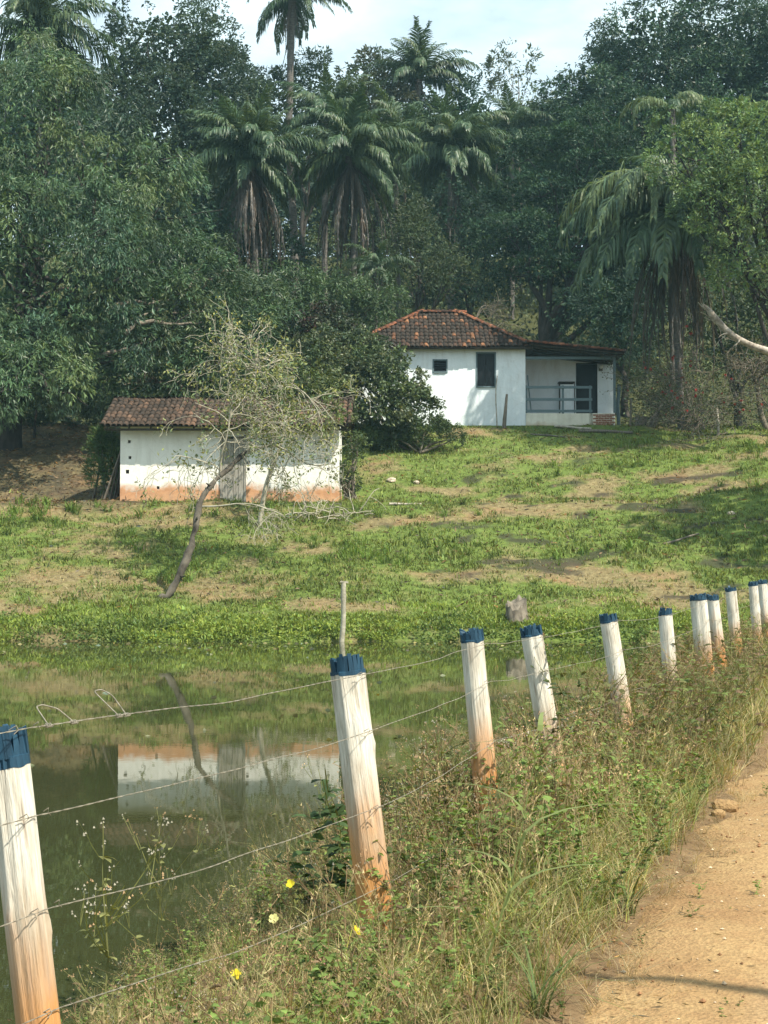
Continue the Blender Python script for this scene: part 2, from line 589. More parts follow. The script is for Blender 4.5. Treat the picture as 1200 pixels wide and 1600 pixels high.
# ------------------------------------------------------------------ roadside wire fence
def post_mat():
    m, n = newmat('whitewashed_post_wood')
    t = NT(n)
    o = coords(t, 'Object')
    rnd = t.node('ShaderNodeObjectInfo').outputs['Random']
    shift = t.node('ShaderNodeCombineXYZ')
    t.set(shift.inputs[0], t.math('MULTIPLY', rnd, 17.0))
    t.set(shift.inputs[2], t.math('MULTIPLY', rnd, 5.0))
    va = t.node('ShaderNodeVectorMath', operation='ADD')
    t.set(va.inputs[0], o)
    t.set(va.inputs[1], shift.outputs[0])
    v = va.outputs[0]
    z = t.sepz(o)[2]
    grain = t.noise(t.mapping(v, (38, 38, 1.3)), 1.0, 5, .6)
    fine = t.noise(t.mapping(v, (90, 90, 6)), 1.0, 4, .6)
    blot = t.noise(t.mapping(v, (7, 7, 3)), 1.0, 5, .6)
    wood = t.ramp(grain, [(.25, (.11, .065, .035)), (.5, (.36, .23, .12)), (.75, (.52, .38, .22))])
    mud = t.ramp(blot, [(.3, (.36, .135, .030)), (.7, (.53, .24, .06))])
    white = t.ramp(t.math('ADD', t.math('MULTIPLY', blot, .5), t.math('MULTIPLY', fine, .5)), [(.36, (.34, .31, .25)), (.5, (.56, .53, .45)), (.66, (.68, .66, .59))])
    # the limewash thins out in streaks down the grain
    thin = t.math('ADD', t.math('MULTIPLY', t.math('SUBTRACT', grain, .5), .9), t.math('MULTIPLY', t.math('SUBTRACT', blot, .5), .8))
    hi = t.math('ADD', t.math('MULTIPLY', t.math('SUBTRACT', z, .80), 1.7), thin)
    c = t.mix(t.ramp(hi, [(.0, .30), (.55, .97)]), wood, white)
    lowf = t.math('ADD', t.math('MULTIPLY', t.math('SUBTRACT', t.math('ADD', .72, t.math('MULTIPLY', rnd, .5)), z), 1.3), t.math('MULTIPLY', t.math('SUBTRACT', blot, .5), 1.5))
    c = t.mix(t.ramp(lowf, [(.0, 0.0), (.55, .82)]), c, mud)
    c = t.mix(t.ramp(grain, [(.27, .85), (.40, 0.0)]), c, (.17, .12, .08))
    h = t.math('ADD', grain, t.math('MULTIPLY', fine, .5))
    b = t.bsdf(Base_Color=c, Roughness=.85, Specular_IOR_Level=.2, Normal=t.bump(h, .8, .016))
    t.out(b.outputs[0])
    return m
M['post'] = post_mat()
M['blue_paint'] = simple_mat('blue_paint', (.006, .026, .048), (.016, .062, .105), 12, .55, .5, (4, 4, .6), .01)

# (top x, top y, foot x, distance, radius, leaf sides)
POSTS = [(8, 1139, 89, 3.95, .061), (540, 1022, 596, 6.26, .077), (736, 980, 768, 8.28, .076), (828, 975, 878, 9.79, .078), (949, 957, 984, 12.29, .078),
         (1039, 949, 1053, 15.2, .072), (1090, 927, 1106, 17.8, .105), (1112, 928, 1128, 19.1, .092), (1141, 915, 1155, 21.2, .085), (1176, 908, 1188, 24.5, .085), (1191, 905, 1203, 25.9, .085),
         (1226, 898, 1230, 29.6, .085)]
fence = thing('wire_fence', 'whitewashed wooden posts with blue tops strung with wire between road and pond', 'fence', ground(596, 6.26))
ptop, pbot = [], []
for i, (tx, ty, bx, Z, r) in enumerate(POSTS):
    g = rng(100 + i)
    top = P(tx, ty, Z)
    py_foot = 885 + (CAMZ - .17) / Z * FPX
    k = 1.0 if i else 1.0
    b = P(bx, py_foot, Z)
    # extend below the ground along the same lean
    ax = unit(top - b)
    lean_y = g.normal() * .02
    b = b - ax * .25
    H = np.linalg.norm(top - b)
    # the post's own frame
    zaxis = Vector(ax)
    rot = zaxis.to_track_quat('Z', 'Y').to_matrix()
    sides, rows = (40, 46) if i < 4 else (24, 20)
    th = np.arange(sides) / sides * 2 * math.pi
    hz = np.linspace(0, H - .075, rows)
    T, Hh = np.meshgrid(th, hz)
    pp = np.stack([np.cos(T) * 2.2, np.sin(T) * 2.2, Hh * .5 + i * 9], -1)
    rad = r * (1 + .11 * (vnoise(pp, 1.0, 7) - .5) * 2 + .05 * np.sin(T * 2 + i) + .10 * (1 - Hh / H) * .6)
    pg = np.stack([np.cos(T) * 11, np.sin(T) * 11, Hh * .8 + i * 5], -1)
    gr = vnoise(pg, 1.0, 8)
    rad -= .006 * sstep(.30, .12, gr) + .003 * vnoise(pg, 2.2, 11)
    for c in range(3):                                        # drying cracks that run down the grain
        a0 = g.uniform(0, 6.28) if c else -1.75 + g.normal() * .15
        w = a0 + .12 * np.sin(Hh * 2 + c)
        dd = np.abs((T - w + math.pi) % (2 * math.pi) - math.pi)
        rad -= .011 * np.exp(-(dd / .07) ** 2) * sstep(g.uniform(-.3, .5), 1.0, Hh / H + .2)
    bend = .020 * np.sin(Hh / H * math.pi * (1 + .4 * math.sin(i * 3)) + i) - .020 * math.sin((H - .07) / H * math.pi * (1 + .4 * math.sin(i * 3)) + i)
    for c in range(4):                                        # knots
        ka, kh = g.uniform(0, 6.28), g.uniform(.3, H - .2)
        rad += .009 * np.exp(-((((T - ka + math.pi) % (2 * math.pi)) - math.pi) / .22) ** 2 - ((Hh - kh) / .035) ** 2)
    v = np.stack([np.cos(T) * rad + bend, np.sin(T) * rad, Hh], -1).reshape(-1, 3)
    mb = MB()
    a = (np.arange(rows - 1)[:, None] * sides)
    j = np.arange(sides)[None]
    kk = (j + 1) % sides
    mb.add(v, np.stack([a + j, a + kk, a + sides + kk, a + sides + j], -1).reshape(-1, 4))
    n0 = (rows - 1) * sides
    vt = np.concatenate([v[n0:], [[0, 0, H - .075]]])
    mb.add(vt, [[q, (q + 1) % sides, sides] for q in range(sides)])
    po = place('post', mb.mesh('post', M['post']), fence, b, Matrix(rot).to_4x4())
    # splintered blue top: axe-cut slivers standing on the end grain
    sb = MB()
    nb = (17, 23, 15, 19)[i] if i < 4 else 12
    rt = rad[-1].mean() * (0.985 if i != 1 else .97)
    band0 = H - .078
    # the painted band below the cut, with an uneven brushed edge
    low = H - .086 - (.014 if i == 0 else .0)
    kr = int(np.argmin(np.abs(hz - low)))
    edge_j = .007 * (vnoise(np.stack([np.cos(th) * 3 + i * 7, np.sin(th) * 3, th * 0], -1), 1.0, 5) - .5) * 2
    ra, rb = rad[kr] * 1.008 + .0008, rad[-1] * 1.004 + .0008
    va = np.stack([np.cos(th) * ra + bend[kr], np.sin(th) * ra, low + edge_j], -1)
    vb = np.stack([np.cos(th) * rb + bend[-1], np.sin(th) * rb, th * 0 + H - .073], -1)
    vc = np.stack([np.cos(th) * rb * .6, np.sin(th) * rb * .6, th * 0 + H - .060], -1)
    jj = np.arange(sides)
    j2 = (jj + 1) % sides
    sb.add(np.concatenate([va, vb, vc]), np.concatenate([np.stack([jj, j2, sides + j2, sides + jj], -1), np.stack([sides + jj, sides + j2, 2 * sides + j2, 2 * sides + jj], -1)]))
    for q in range(nb + (8 if i < 4 else 3)):
        inner = q >= nb
        an = q / nb * 2 * math.pi + g.normal() * .05 if not inner else g.uniform(0, 6.28)
        rr = rt if not inner else rt * g.uniform(.2, .65)
        wdt = math.pi * rt / nb * 2.25
        hgt = g.uniform(.035, .075)
        if i == 0:
            hgt = .072 * (1 - .75 * math.exp(-((((an + 1.65 + math.pi) % (2 * math.pi)) - math.pi) / .28) ** 2)) + g.uniform(-.015, .02)
        if i == 1:
            hgt = .056 + .018 * math.cos(an) + g.uniform(-.009, .009)
        inn = rr * .55 if not inner else rr - .02
        ca, sa = math.cos(an), math.sin(an)
        rd, tg = np.array([ca, sa, 0]), np.array([-sa, ca, 0])
        zb, zt = band0, H - .075 + hgt
        tp = g.uniform(.45, .85)
        off = g.normal() * .004
        o_ = rd * rr
        n_ = rd * inn
        vv = [o_ - tg * wdt / 2, o_ + tg * wdt / 2, n_ + tg * wdt / 3, n_ - tg * wdt / 3]
        lo = [x + np.array([0, 0, zb]) for x in vv]
        hi = [x * np.array([.985, .985, 1]) + np.array([0, 0, zt]) for x in (o_ - tg * (wdt / 2 * tp + off), o_ + tg * (wdt / 2 * tp - off))]
        hi += [n_ + tg * wdt / 4 + np.array([0, 0, zt - g.uniform(.005, .04)]), n_ - tg * wdt / 4 + np.array([0, 0, zt - g.uniform(.005, .04)])]
        sb.add(lo + hi, [[0, 1, 5, 4], [1, 2, 6, 5], [2, 3, 7, 6], [3, 0, 4, 7], [4, 5, 6, 7], [3, 2, 1, 0]])
    bt = place('painted_top', sb.mesh('painted_top', M['blue_paint'], smooth=False), None)
    bt.parent = po
    ptop.append(top)
    pbot.append(b)

# strands: height of each measured down from the post top
road_n = np.array([-nxv, -nyv, 0.0])                    # from the fence towards the road
DROP = [.085, .33, .66, .99]
FIRST = [-.005, .235, .49, .76]                       # the nearest post carries them higher
strands = [[] for _ in DROP]
for i in range(len(POSTS)):
    for k, d in enumerate(DROP):
        ax = unit(ptop[i] - pbot[i])
        dd = FIRST[k] if i == 0 else d + (.0 if i == 1 else rng(i * 7 + k).normal() * .012)
        q = ptop[i] - ax * dd + road_n * (POSTS[i][4] + .012)
        strands[k].append(q)
for k in range(4):
    mb = MB()
    g = rng(300 + k)
    first = strands[k][0] + (strands[k][0] - strands[k][1]) * 1.0
    pts_all = [first] + strands[k]
    for a, b in zip(pts_all[:-1], pts_all[1:]):
        L = np.linalg.norm(b - a)
        near = b[1] < 13
        n = int(L / (.016 if near else .25)) + 2
        t = np.linspace(0, 1, n)
        c = a + (b - a) * t[:, None]
        c[:, 2] -= (.010 + .02 * k / 4) * np.sin(t * math.pi) * L * .5
        for f in (3, 7, 13):
            c[:, 2] += np.sin(t * f * 2 + g.uniform(0, 6)) * .006 / f * 3 * np.sin(t * math.pi)
        if near:
            th = t * L / .11 * 2 * math.pi
            dirn = unit(b - a)
            u = unit(np.cross(dirn, [0, 0, 1]))
            w = np.cross(u, dirn)
            for ph in (0, math.pi):
                tube(mb, c + .0011 * (np.cos(th + ph)[:, None] * u + np.sin(th + ph)[:, None] * w), .0011, 4, cap=False)
        else:
            tube(mb, c, .0021, 4, cap=False)
    for i in range(len(POSTS)):                              # a turn of wire that ties the strand to the post
        q = strands[k][i]
        for e in (-1, 1):
            al = np.array([FK / FN, 1 / FN, 0]) * e * (POSTS[i][4] * .95)
            tube(mb, [q + al - road_n * .02, q + al * .9 + np.array([0, 0, .012]), q + al * .8 + road_n * .003, q + al * 1.1 + np.array([0, 0, -.01])], .0016, 4)
    obj('wire', mb, M['wire'], fence)
# two loose loops of bent wire on the top strand
a, b = strands[0][0], strands[0][1]
def on_strand(px):
    t = np.linspace(0, 1, 400)
    c = a + (b - a) * t[:, None]
    c[:, 2] -= .010 * np.sin(t * math.pi) * np.linalg.norm(b - a) * .5
    q = (c[:, 0] / c[:, 1]) * FPX + 600
    return c[np.argmin(np.abs(q - px))]
for (x0, x1, pts) in [(78, 118, [(56, 1104), (66, 1101), (90, 1107)]), (187, 200, [(146, 1080), (158, 1077), (176, 1087)])]:
    p0, p1 = on_strand(x0), on_strand(x1)
    path = [p0] + [P(px, py, (p0[1] + p1[1]) / 2 + .02 * q) for q, (px, py) in enumerate(pts)] + [p1]
    path = np.array(path)
    tt = np.linspace(0, len(path) - 1, 30)
    pth = np.stack([np.interp(tt, range(len(path)), path[:, c]) for c in range(3)], -1)
    for _ in range(2):
        pth[1:-1] = (pth[:-2] + pth[1:-1] * 2 + pth[2:]) / 4
    mb = MB()
    tube(mb, pth, .0020, 5)
    for e in (p0, p1):
        th = np.linspace(0, 3 * 6.28, 24)
        al = unit(b - a)
        tube(mb, e + al * np.linspace(-.015, .015, 24)[:, None] + np.stack([np.cos(th) * .005, np.zeros(24), np.sin(th) * .005], -1), .002, 4)
    obj('wire_loop', mb, M['wire'], fence)
# ------------------------------------------------------------------ whitewashed shed by the pond
def plaster_mat(name, stain_z, stain_h, base1, base2, mud1=(.36, .14, .05), mud2=(.55, .26, .11)):
    m, n = newmat(name)
    t = NT(n)
    w = worldpos(t)
    z = t.sepz(w)[2]
    n1 = t.noise(w, 1.3, 6, .6)
    n2 = t.noise(w, 6, 6, .65)
    n3 = t.noise(t.mapping(w, (5, 5, .5)), 1.0, 5, .6)
    base = t.ramp(t.math('ADD', t.math('MULTIPLY', n1, .6), t.math('MULTIPLY', n3, .4)), [(.35, base1), (.6, base2)])
    lim = t.math('SUBTRACT', stain_h, t.math('SUBTRACT', z, stain_z))
    f = t.math('ADD', t.math('MULTIPLY', lim, 1.7), t.math('MULTIPLY', t.math('SUBTRACT', n1, .5), 1.5))
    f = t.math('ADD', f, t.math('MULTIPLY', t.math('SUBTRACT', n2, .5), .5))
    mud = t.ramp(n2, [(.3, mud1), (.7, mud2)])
    c = t.mix(t.ramp(f, [(.0, 0.0), (.45, .95)]), base, mud)
    wash = t.math('ADD', t.math('MULTIPLY', lim, .9), t.math('MULTIPLY', t.math('SUBTRACT', n1, .5), 1.0))
    c = t.mix(t.ramp(wash, [(-.0, 0.0), (.9, .5)]), c, (.58, .42, .28))
    st = t.noise(t.mapping(w, (3.2, 3.2, .5)), 1.0, 6, .7)
    c = t.mix(t.ramp(t.math('ADD', st, t.math('MULTIPLY', t.math('SUBTRACT', n1, .5), .7)), [(.54, 0.0), (.80, .34)]), c, (.33, .30, .25))
    vo = t.node('ShaderNodeTexVoronoi', feature='DISTANCE_TO_EDGE')
    t.set(vo.inputs['Vector'], t.mapping(w, (1.1, 1.1, 1.6)))
    vo.inputs['Scale'].default_value = 1.3
    crack = t.ramp(t.math('ADD', vo.outputs['Distance'], t.math('MULTIPLY', n2, .03)), [(.012, .35), (.03, 0.0)])
    c = t.mix(t.math('MULTIPLY', crack, .45), c, (.2, .15, .1))
    b = t.bsdf(Base_Color=c, Roughness=.9, Specular_IOR_Level=.15, Normal=t.bump(t.math('ADD', n1, t.math('MULTIPLY', n2, .35)), .5, .06))
    t.out(b.outputs[0])
    return m

def wall_open(mb, x0, x1, z0, z1, y, depth, rects, mat=0):
    """a wall facing -Y with openings (rects: x0, x1, z0, z1), reveals and a back face"""
    xsn = sorted({x0, x1, *[r[0] for r in rects], *[r[1] for r in rects], *np.linspace(x0, x1, 12)})
    zsn = sorted({z0, z1, *[r[2] for r in rects], *[r[3] for r in rects]})
    for xa, xb in zip(xsn[:-1], xsn[1:]):
        for za, zb in zip(zsn[:-1], zsn[1:]):
            cx, cz = (xa + xb) / 2, (za + zb) / 2
            if any(r[0] < cx < r[1] and r[2] < cz < r[3] for r in rects):
                continue
            mb.add([[xa, y, za], [xb, y, za], [xb, y, zb], [xa, y, zb]], [[0, 1, 2, 3]], mat=mat)
            mb.add([[xa, y + depth, za], [xb, y + depth, za], [xb, y + depth, zb], [xa, y + depth, zb]], [[3, 2, 1, 0]], mat=mat)
    for r in rects + [(x0, x1, z0, z1)]:
        v = [[r[0], y, r[2]], [r[1], y, r[2]], [r[1], y, r[3]], [r[0], y, r[3]]]
        v += [[a_, y + depth, c_] for a_, _, c_ in v]
        mb.add(v, [[0, 1, 5, 4], [1, 2, 6, 5], [2, 3, 7, 6], [3, 0, 4, 7]], mat=mat)

def tile_mesh(w=.20, L=.46, seg=6, rise=.075, taper=.82, thick=.014):
    """a barrel tile: along +Y is up the slope, origin at its lower end"""
    mb = MB()
    th = np.linspace(0, math.pi, seg + 1)
    def arc(wd, h, y, dz):
        return np.stack([-np.cos(th) * wd / 2, np.full(seg + 1, y), np.sin(th) * h + dz], -1)
    lo, hi = arc(w, rise, 0, 0), arc(w * taper, rise * .85, L, 0)
    lo2 = arc(w - 2 * thick, rise - thick, 0, 0)
    n = seg + 1
    v = np.concatenate([lo, hi, lo2])
    f = [[i, i + 1, n + i + 1, n + i] for i in range(seg)] + [[i + 1, i, 2 * n + i, 2 * n + i + 1] for i in range(seg)]
    mb.add(v, f)
    return mb

def tile_mat(name, stops, scale=3.0):
    m, n = newmat(name)
    t = NT(n)
    info = t.node('ShaderNodeObjectInfo')
    w = worldpos(t)
    tint = t.sepz(t.attr('col').outputs['Vector'])[0]
    rnd = t.math('FRACT', t.math('ADD', info.outputs['Random'], tint))
    c = t.ramp(rnd, stops)
    n1 = t.noise(w, 7, 5, .65)
    n2 = t.noise(w, 1.0, 3, .5)
    c = t.mix(t.ramp(t.math('ADD', n1, t.math('MULTIPLY', t.math('SUBTRACT', n2, .5), .5)), [(.36, .0), (.60, .85)]), c, (.032, .027, .022))
    b = t.bsdf(Base_Color=c, Roughness=.9, Specular_IOR_Level=.15, Normal=t.bump(n1, .4, .02))
    t.out(b.outputs[0])
    return m

SZ = 47.3
def SX(px): return (px - 600) / FPX * SZ
sx0, sx1 = SX(187), SX(529)
sz0, sz1 = 3.75, P(300, 658, SZ)[2]
M['shed_plaster'] = plaster_mat('limewashed_shed_plaster', 4.0, .64, (.68, .67, .60), (.80, .79, .73))
M['tile_old'] = tile_mat('old_brown_tiles', [(.0, (.045, .033, .026)), (.4, (.08, .055, .040)), (.7, (.12, .076, .052)), (1.0, (.18, .105, .066))])
shed = thing('shed', 'low whitewashed shed with brown tiled roof and orange mud-stained base by pond', 'shed', ((sx0 + sx1) / 2, SZ, 4.0))
holes = [(202, 690), (203, 715), (199, 737), (247, 762), (388, 722), (388, 733), (511, 692), (513, 720), (513, 733), (470, 700)]
rects = []
for hx, hy in holes:
    c = P(hx, hy, SZ)
    s = .045 if hy != 737 else .06
    rects.append((c[0] - s, c[0] + s, c[2] - s * 1.1, c[2] + s * 1.1))
dx0, dx1, dz1 = SX(347), SX(381), P(360, 682, SZ)[2]
rects.append((dx0, dx1, 3.99, dz1))
mb = MB()
wall_open(mb, sx0, sx1, sz0, sz1, SZ, .18, rects)
obj('front_wall', mb, M['shed_plaster'], shed, smooth=False)
mb = MB()
box(mb, (sx0 + .002, SZ + .183, sz0), (sx0 + .18, SZ + 3.3, sz1 - .01))
box(mb, (sx1 - .18, SZ + .183, sz0), (sx1 - .002, SZ + 3.3, sz1 - .01))
box(mb, (sx0, SZ + 3.303, sz0), (sx1, SZ + 3.48, sz1 - .01))
obj('side_walls', mb, M['shed_plaster'], shed, smooth=False)
mb = MB()
box(mb, (sx0 + .2, SZ + .3, 3.8), (sx1 - .2, SZ + 3.2, 3.9))
obj('floor_slab', mb, M['wood_dark'], shed)
# plank door
for q in range(4):
    mb = MB()
    w = (dx1 - dx0) / 4
    g = rng(q)
    box(mb, (dx0 + q * w + .006, SZ - .03 + .015 * g.random(), 4.0), (dx0 + (q + 1) * w - .006, SZ + .02 + .01 * q, dz1 - .02 - .06 * g.random()))
    obj('door_plank', mb, M['wood_pale'], shed, smooth=False)
mb = MB()
box(mb, (dx0 - .07, SZ - .05, 3.99), (dx0 - .003, SZ - .004, dz1 + .05))
box(mb, (dx1 + .003, SZ - .05, 3.99), (dx1 + .07, SZ - .004, dz1 + .05))
obj('door_jamb', mb, M['wood_pale'], shed, smooth=False)
# roof: two slopes of barrel tiles
ey, ez = SZ - .62, P(300, 664, SZ - .62)[2]
ry = SZ + 1.75
rz = P(300, 624, ry)[2]
rx0, rx1 = SX(166) - .03, SX(547)
ang = math.atan2(rz - ez, ry - ey)
slen = math.hypot(rz - ez, ry - ey)
base = MB()
for sgn in (1, -1):
    y_e = ey if sgn > 0 else 2 * ry - ey
    nrm = np.array([0, -math.sin(ang) * sgn, math.cos(ang)])
    lo = np.array([0, y_e, ez])
    hi = np.array([0, ry, rz])
    q = [np.array([rx0 + .04, 0, 0]) + lo, np.array([rx1 - .04, 0, 0]) + lo, np.array([rx1 - .04, 0, 0]) + hi, np.array([rx0 + .04, 0, 0]) + hi]
    v = [x - nrm * .03 for x in q] + [x - nrm * .06 for x in q]
    base.add(v, [[0, 1, 2, 3], [7, 6, 5, 4], [0, 4, 5, 1], [1, 5, 6, 2], [2, 6, 7, 3], [3, 7, 4, 0]])
roof = obj('roof', base, M['wood_dark'], shed, smooth=False)
tb = MB()
tv, tf, _ = tile_mesh(.185, .46).arrays()
tf = tf[0]
g = rng(5)
pitch_x, pitch_y = .185, .335
ncol = int((rx1 - rx0) / pitch_x)
nrow = int(slen / pitch_y)
sag = lambda x: -.05 * math.sin((x - rx0) / (rx1 - rx0) * math.pi) - .02 * math.sin((x - rx0) * 2.1)
for sgn in (1, -1):
    for c in range(ncol + 1):
        for r in range(nrow + 1):
            x = rx0 + c * pitch_x + g.normal() * .008
            s0 = r * pitch_y - .05 + g.normal() * .012
            v = tv.copy()
            a = ang - .055
            ca, sa = math.cos(a), math.sin(a)
            yy, zz_ = v[:, 1] * ca - v[:, 2] * sa, v[:, 1] * sa + v[:, 2] * ca
            tw = g.normal() * .03
            v = np.stack([v[:, 0] + yy * tw, yy, zz_], -1)
            if sgn < 0:
                v[:, 1] *= -1
            y = (ey + math.cos(ang) * s0) if sgn > 0 else (2 * ry - ey - math.cos(ang) * s0)
            tb.add(v + np.array([x, y, ez + math.sin(ang) * s0 + .022 + sag(x)]), tf if sgn > 0 else tf[:, ::-1], (g.random(), 0, 0))
            # channel tile between
            if sgn > 0:
                vc = v * np.array([1, 1, 1])
tl = obj('roof_tiles', tb, M['tile_old'], shed)
tl.parent = roof
tl['kind'] = 'stuff'
rt_mesh = tile_mesh(.24, .46, 6, .10, .9).mesh('ridge_tile', M['tile_old'])
x = rx0 - .02
while x < rx1 - .2:
    o = place('ridge_tile', rt_mesh, roof, (x, ry, rz - .02 + sag(x) + .02 * g.random()), Euler((0, R(-2), -math.pi / 2 + g.normal() * .03)))
    o.location = Vector(o.location)
    x += .37
mb = MB()
for px in np.linspace(rx0 + .15, rx1 - .15, 12):
    tube(mb, [[px, ey + .06, ez - .09], [px, ry, rz - .11]], .035, 6)
tube(mb, [[rx0 + .05, ey + .12, ez - .14], [rx1 - .05, ey + .12, ez - .14]], .04, 6)
tube(mb, [[rx0 + .05, ry, rz - .15], [rx1 - .05, ry, rz - .15]], .05, 6)
obj('rafters', mb, M['wood_dark'], shed)
# gable triangles
mb = MB()
for xg in (sx0 + .02, sx1 - .16):
    v = [[xg, SZ + .1, sz1 - .02], [xg, 2 * ry - SZ - .1, sz1 - .02], [xg, ry, rz - .14]]
    v += [[xg + .14, b_, c_] for _, b_, c_ in v]
    mb.add(v, [[0, 2, 1], [3, 4, 5]])
    mb.add(v, [[0, 1, 4, 3], [1, 2, 5, 4], [2, 0, 3, 5]])
obj('gable', mb, M['wood_dark'], shed, smooth=False)
# boards leaning on the left end
lb = [(0, .62, 1.75), (1, .45, 1.95), (2, .36, 1.6), (3, .28, 1.9)]
for q, off, hh in lb:
    mb = MB()
    ya = SZ + .25 + q * .22
    foot = np.array([sx0 - off, ya, 3.95])
    head = np.array([sx0 - .05, ya + .1, 3.95 + hh])
    d = unit(head - foot)
    u = np.array([0, 1, 0]) * .11
    nn = np.cross(d, [0, 1, 0]) * .015
    v = [foot - u - nn, foot + u - nn, foot + u + nn, foot - u + nn, head - u - nn, head + u - nn, head + u + nn, head - u + nn]
    mb.add(v, [[0, 1, 2, 3], [7, 6, 5, 4], [0, 4, 5, 1], [1, 5, 6, 2], [2, 6, 7, 3], [3, 7, 4, 0]])
    bd = obj('board', mb, M['wood_grey'], None, smooth=False, org=foot)
    tag(bd, ['weathered board leaning out farthest from the shed end', 'tallest weathered board leaning on the shed end', 'shortest weathered board leaning on the shed end', 'weathered board leaning close against the shed end'][q], 'board', 'boards leaning on the shed')
# ------------------------------------------------------------------ farmhouse on the slope
HZ = 61.6
def HX(px, Z=HZ): return (px - 600) / FPX * Z
def HH(py, Z=HZ): return P(600, py, Z)[2]
hx0, hx1 = HX(556), HX(822)
hz0, hz1 = 7.7, HH(541)
M['house_plaster'] = plaster_mat('limewashed_house_plaster', 7.95, .02, (.68, .74, .76), (.78, .83, .85), (.30, .24, .18), (.45, .37, .29))
M['tile_red'] = tile_mat('weathered_red_tiles', [(.0, (.036, .029, .024)), (.62, (.060, .042, .033)), (.74, (.10, .052, .034)), (.90, (.20, .090, .048)), (1.0, (.33, .16, .08))])
M['tile_orange'] = tile_mat('orange_ridge_tiles', [(.0, (.15, .058, .034)), (.5, (.27, .098, .05)), (1.0, (.36, .15, .075))])
house = thing('farmhouse', 'small white farmhouse with hipped red tile roof and porch on the slope', 'house', ((hx0 + hx1) / 2, HZ, 7.95))
wx0, wx1, wz0, wz1 = HX(746), HX(774), HH(604), HH(552)
vx0, vx1, vz0, vz1 = HX(678), HX(698), HH(581), HH(563)
mb = MB()
wall_open(mb, hx0, hx1, hz0, hz1, HZ, .22, [(wx0, wx1, wz0, wz1), (vx0, vx1, vz0, vz1)])
obj('front_wall', mb, M['house_plaster'], house, smooth=False)
HD = 5.7
mb = MB()
box(mb, (hx0 + .003, HZ + .223, hz0), (hx0 + .22, HZ + HD, hz1 - .02))
box(mb, (hx1 - .22, HZ + .223, hz0), (hx1 - .003, HZ + HD, hz1 - .02))
box(mb, (hx0, HZ + HD + .003, hz0), (hx1, HZ + HD + .22, hz1 - .02))
obj('side_walls', mb, M['house_plaster'], house, smooth=False)
def window(x0, x1, z0, z1, kind):
    fr = MB()
    w = .05
    y0, y1 = HZ - .025, HZ + .12
    box(fr, (x0 - w, y0, z0 - w), (x0 + .012, y1, z1 + w))
    box(fr, (x1 - .012, y0, z0 - w), (x1 + w, y1, z1 + w))
    box(fr, (x0 + .013, y0 + .002, z1 - .012), (x1 - .013, y1, z1 + w - .002))
    box(fr, (x0 + .013, y0 - .03, z0 - w - .002), (x1 - .013, y1, z0 + .012))
    f = obj('window', fr, M['blue_wood'], house, smooth=False)
    if kind == 'panel':
        sh = MB()
        box(sh, (x0 + .014, HZ + .07, z0 + .014), ((x0 + x1) / 2 - .004, HZ + .11, z1 - .014))
        box(sh, ((x0 + x1) / 2 + .004, HZ + .07, z0 + .014), (x1 - .014, HZ + .11, z1 - .014))
        box(sh, (x0 + .07, HZ + .055, z0 + .1), ((x0 + x1) / 2 - .05, HZ + .069, (z0 + z1) / 2 - .05))
        box(sh, ((x0 + x1) / 2 + .05, HZ + .055, (z0 + z1) / 2 + .05), (x1 - .07, HZ + .069, z1 - .1))
        s = obj('shutter', sh, M['dark_void'], house, smooth=False)
        s.parent = f
    else:
        n = 5
        for q in range(n):
            sh = MB()
            za = z0 + (z1 - z0) * q / n
            box(sh, (x0 + .014, HZ + .03, za + .03), (x1 - .014, HZ + .05, za + (z1 - z0) / n), rot=Matrix.Rotation(R(-28), 4, 'X'))
            s = obj('slat', sh, M['dark_void'], house, smooth=False)
            s.parent = f
        sh = MB()
        box(sh, (x0 + .014, HZ + .11, z0 + .014), (x1 - .014, HZ + .13, z1 - .014))
        s = obj('backing', sh, M['dark_void'], house, smooth=False)
        s.parent = f
window(wx0, wx1, wz0, wz1, 'panel')
window(vx0, vx1, vz0, vz1, 'slat')
# hipped roof
eo = .42
ex0, ex1 = HX(541), HX(835, HZ - eo)
ey0, ey1 = HZ - eo, HZ + HD + .22 + eo
rzv = P(690, 489, (ey0 + ey1) / 2)[2]
ezv = HH(541, ey0)
ym = (ey0 + ey1) / 2
rxa, rxb = HX(656, ym), HX(717, ym)
A_, B_, C_, D_ = [np.array(q) for q in ((ex0, ey0, ezv), (ex1, ey0, ezv), (ex1, ey1, ezv), (ex0, ey1, ezv))]
R0, R1 = np.array((rxa, ym, rzv)), np.array((rxb, ym, rzv))
mb = MB()
dn = np.array([0, 0, -.05])
vv = np.array([A_, B_, C_, D_, R0, R1]) + dn * .4
mb.add(np.concatenate([vv, vv + dn * 1.6]), [[0, 1, 5, 4], [2, 3, 4, 5], [7, 6, 10, 11], [9, 8, 11, 10], [0, 6, 7, 1], [1, 7, 8, 2], [2, 8, 9, 3], [3, 9, 6, 0]])
mb.add(np.concatenate([vv, vv + dn * 1.6]), [[1, 2, 5], [3, 0, 4], [8, 7, 11], [6, 9, 10]])
hroof = obj('roof', mb, M['wood_dark'], house, smooth=False)
tmesh = tile_mesh(.205, .48, 6, .085, .85).mesh('tile', M['tile_red'])
g = rng(8)
ang = math.atan2(rzv - ezv, ym - ey0)
slen = math.hypot(rzv - ezv, ym - ey0)
pyt = .40
nrow = int(slen / pyt) + 1
rest = MB()
tv, tf, _ = tile_mesh(.205, .48, 6, .085, .85).arrays()
tf = tf[0]
cnt = 0
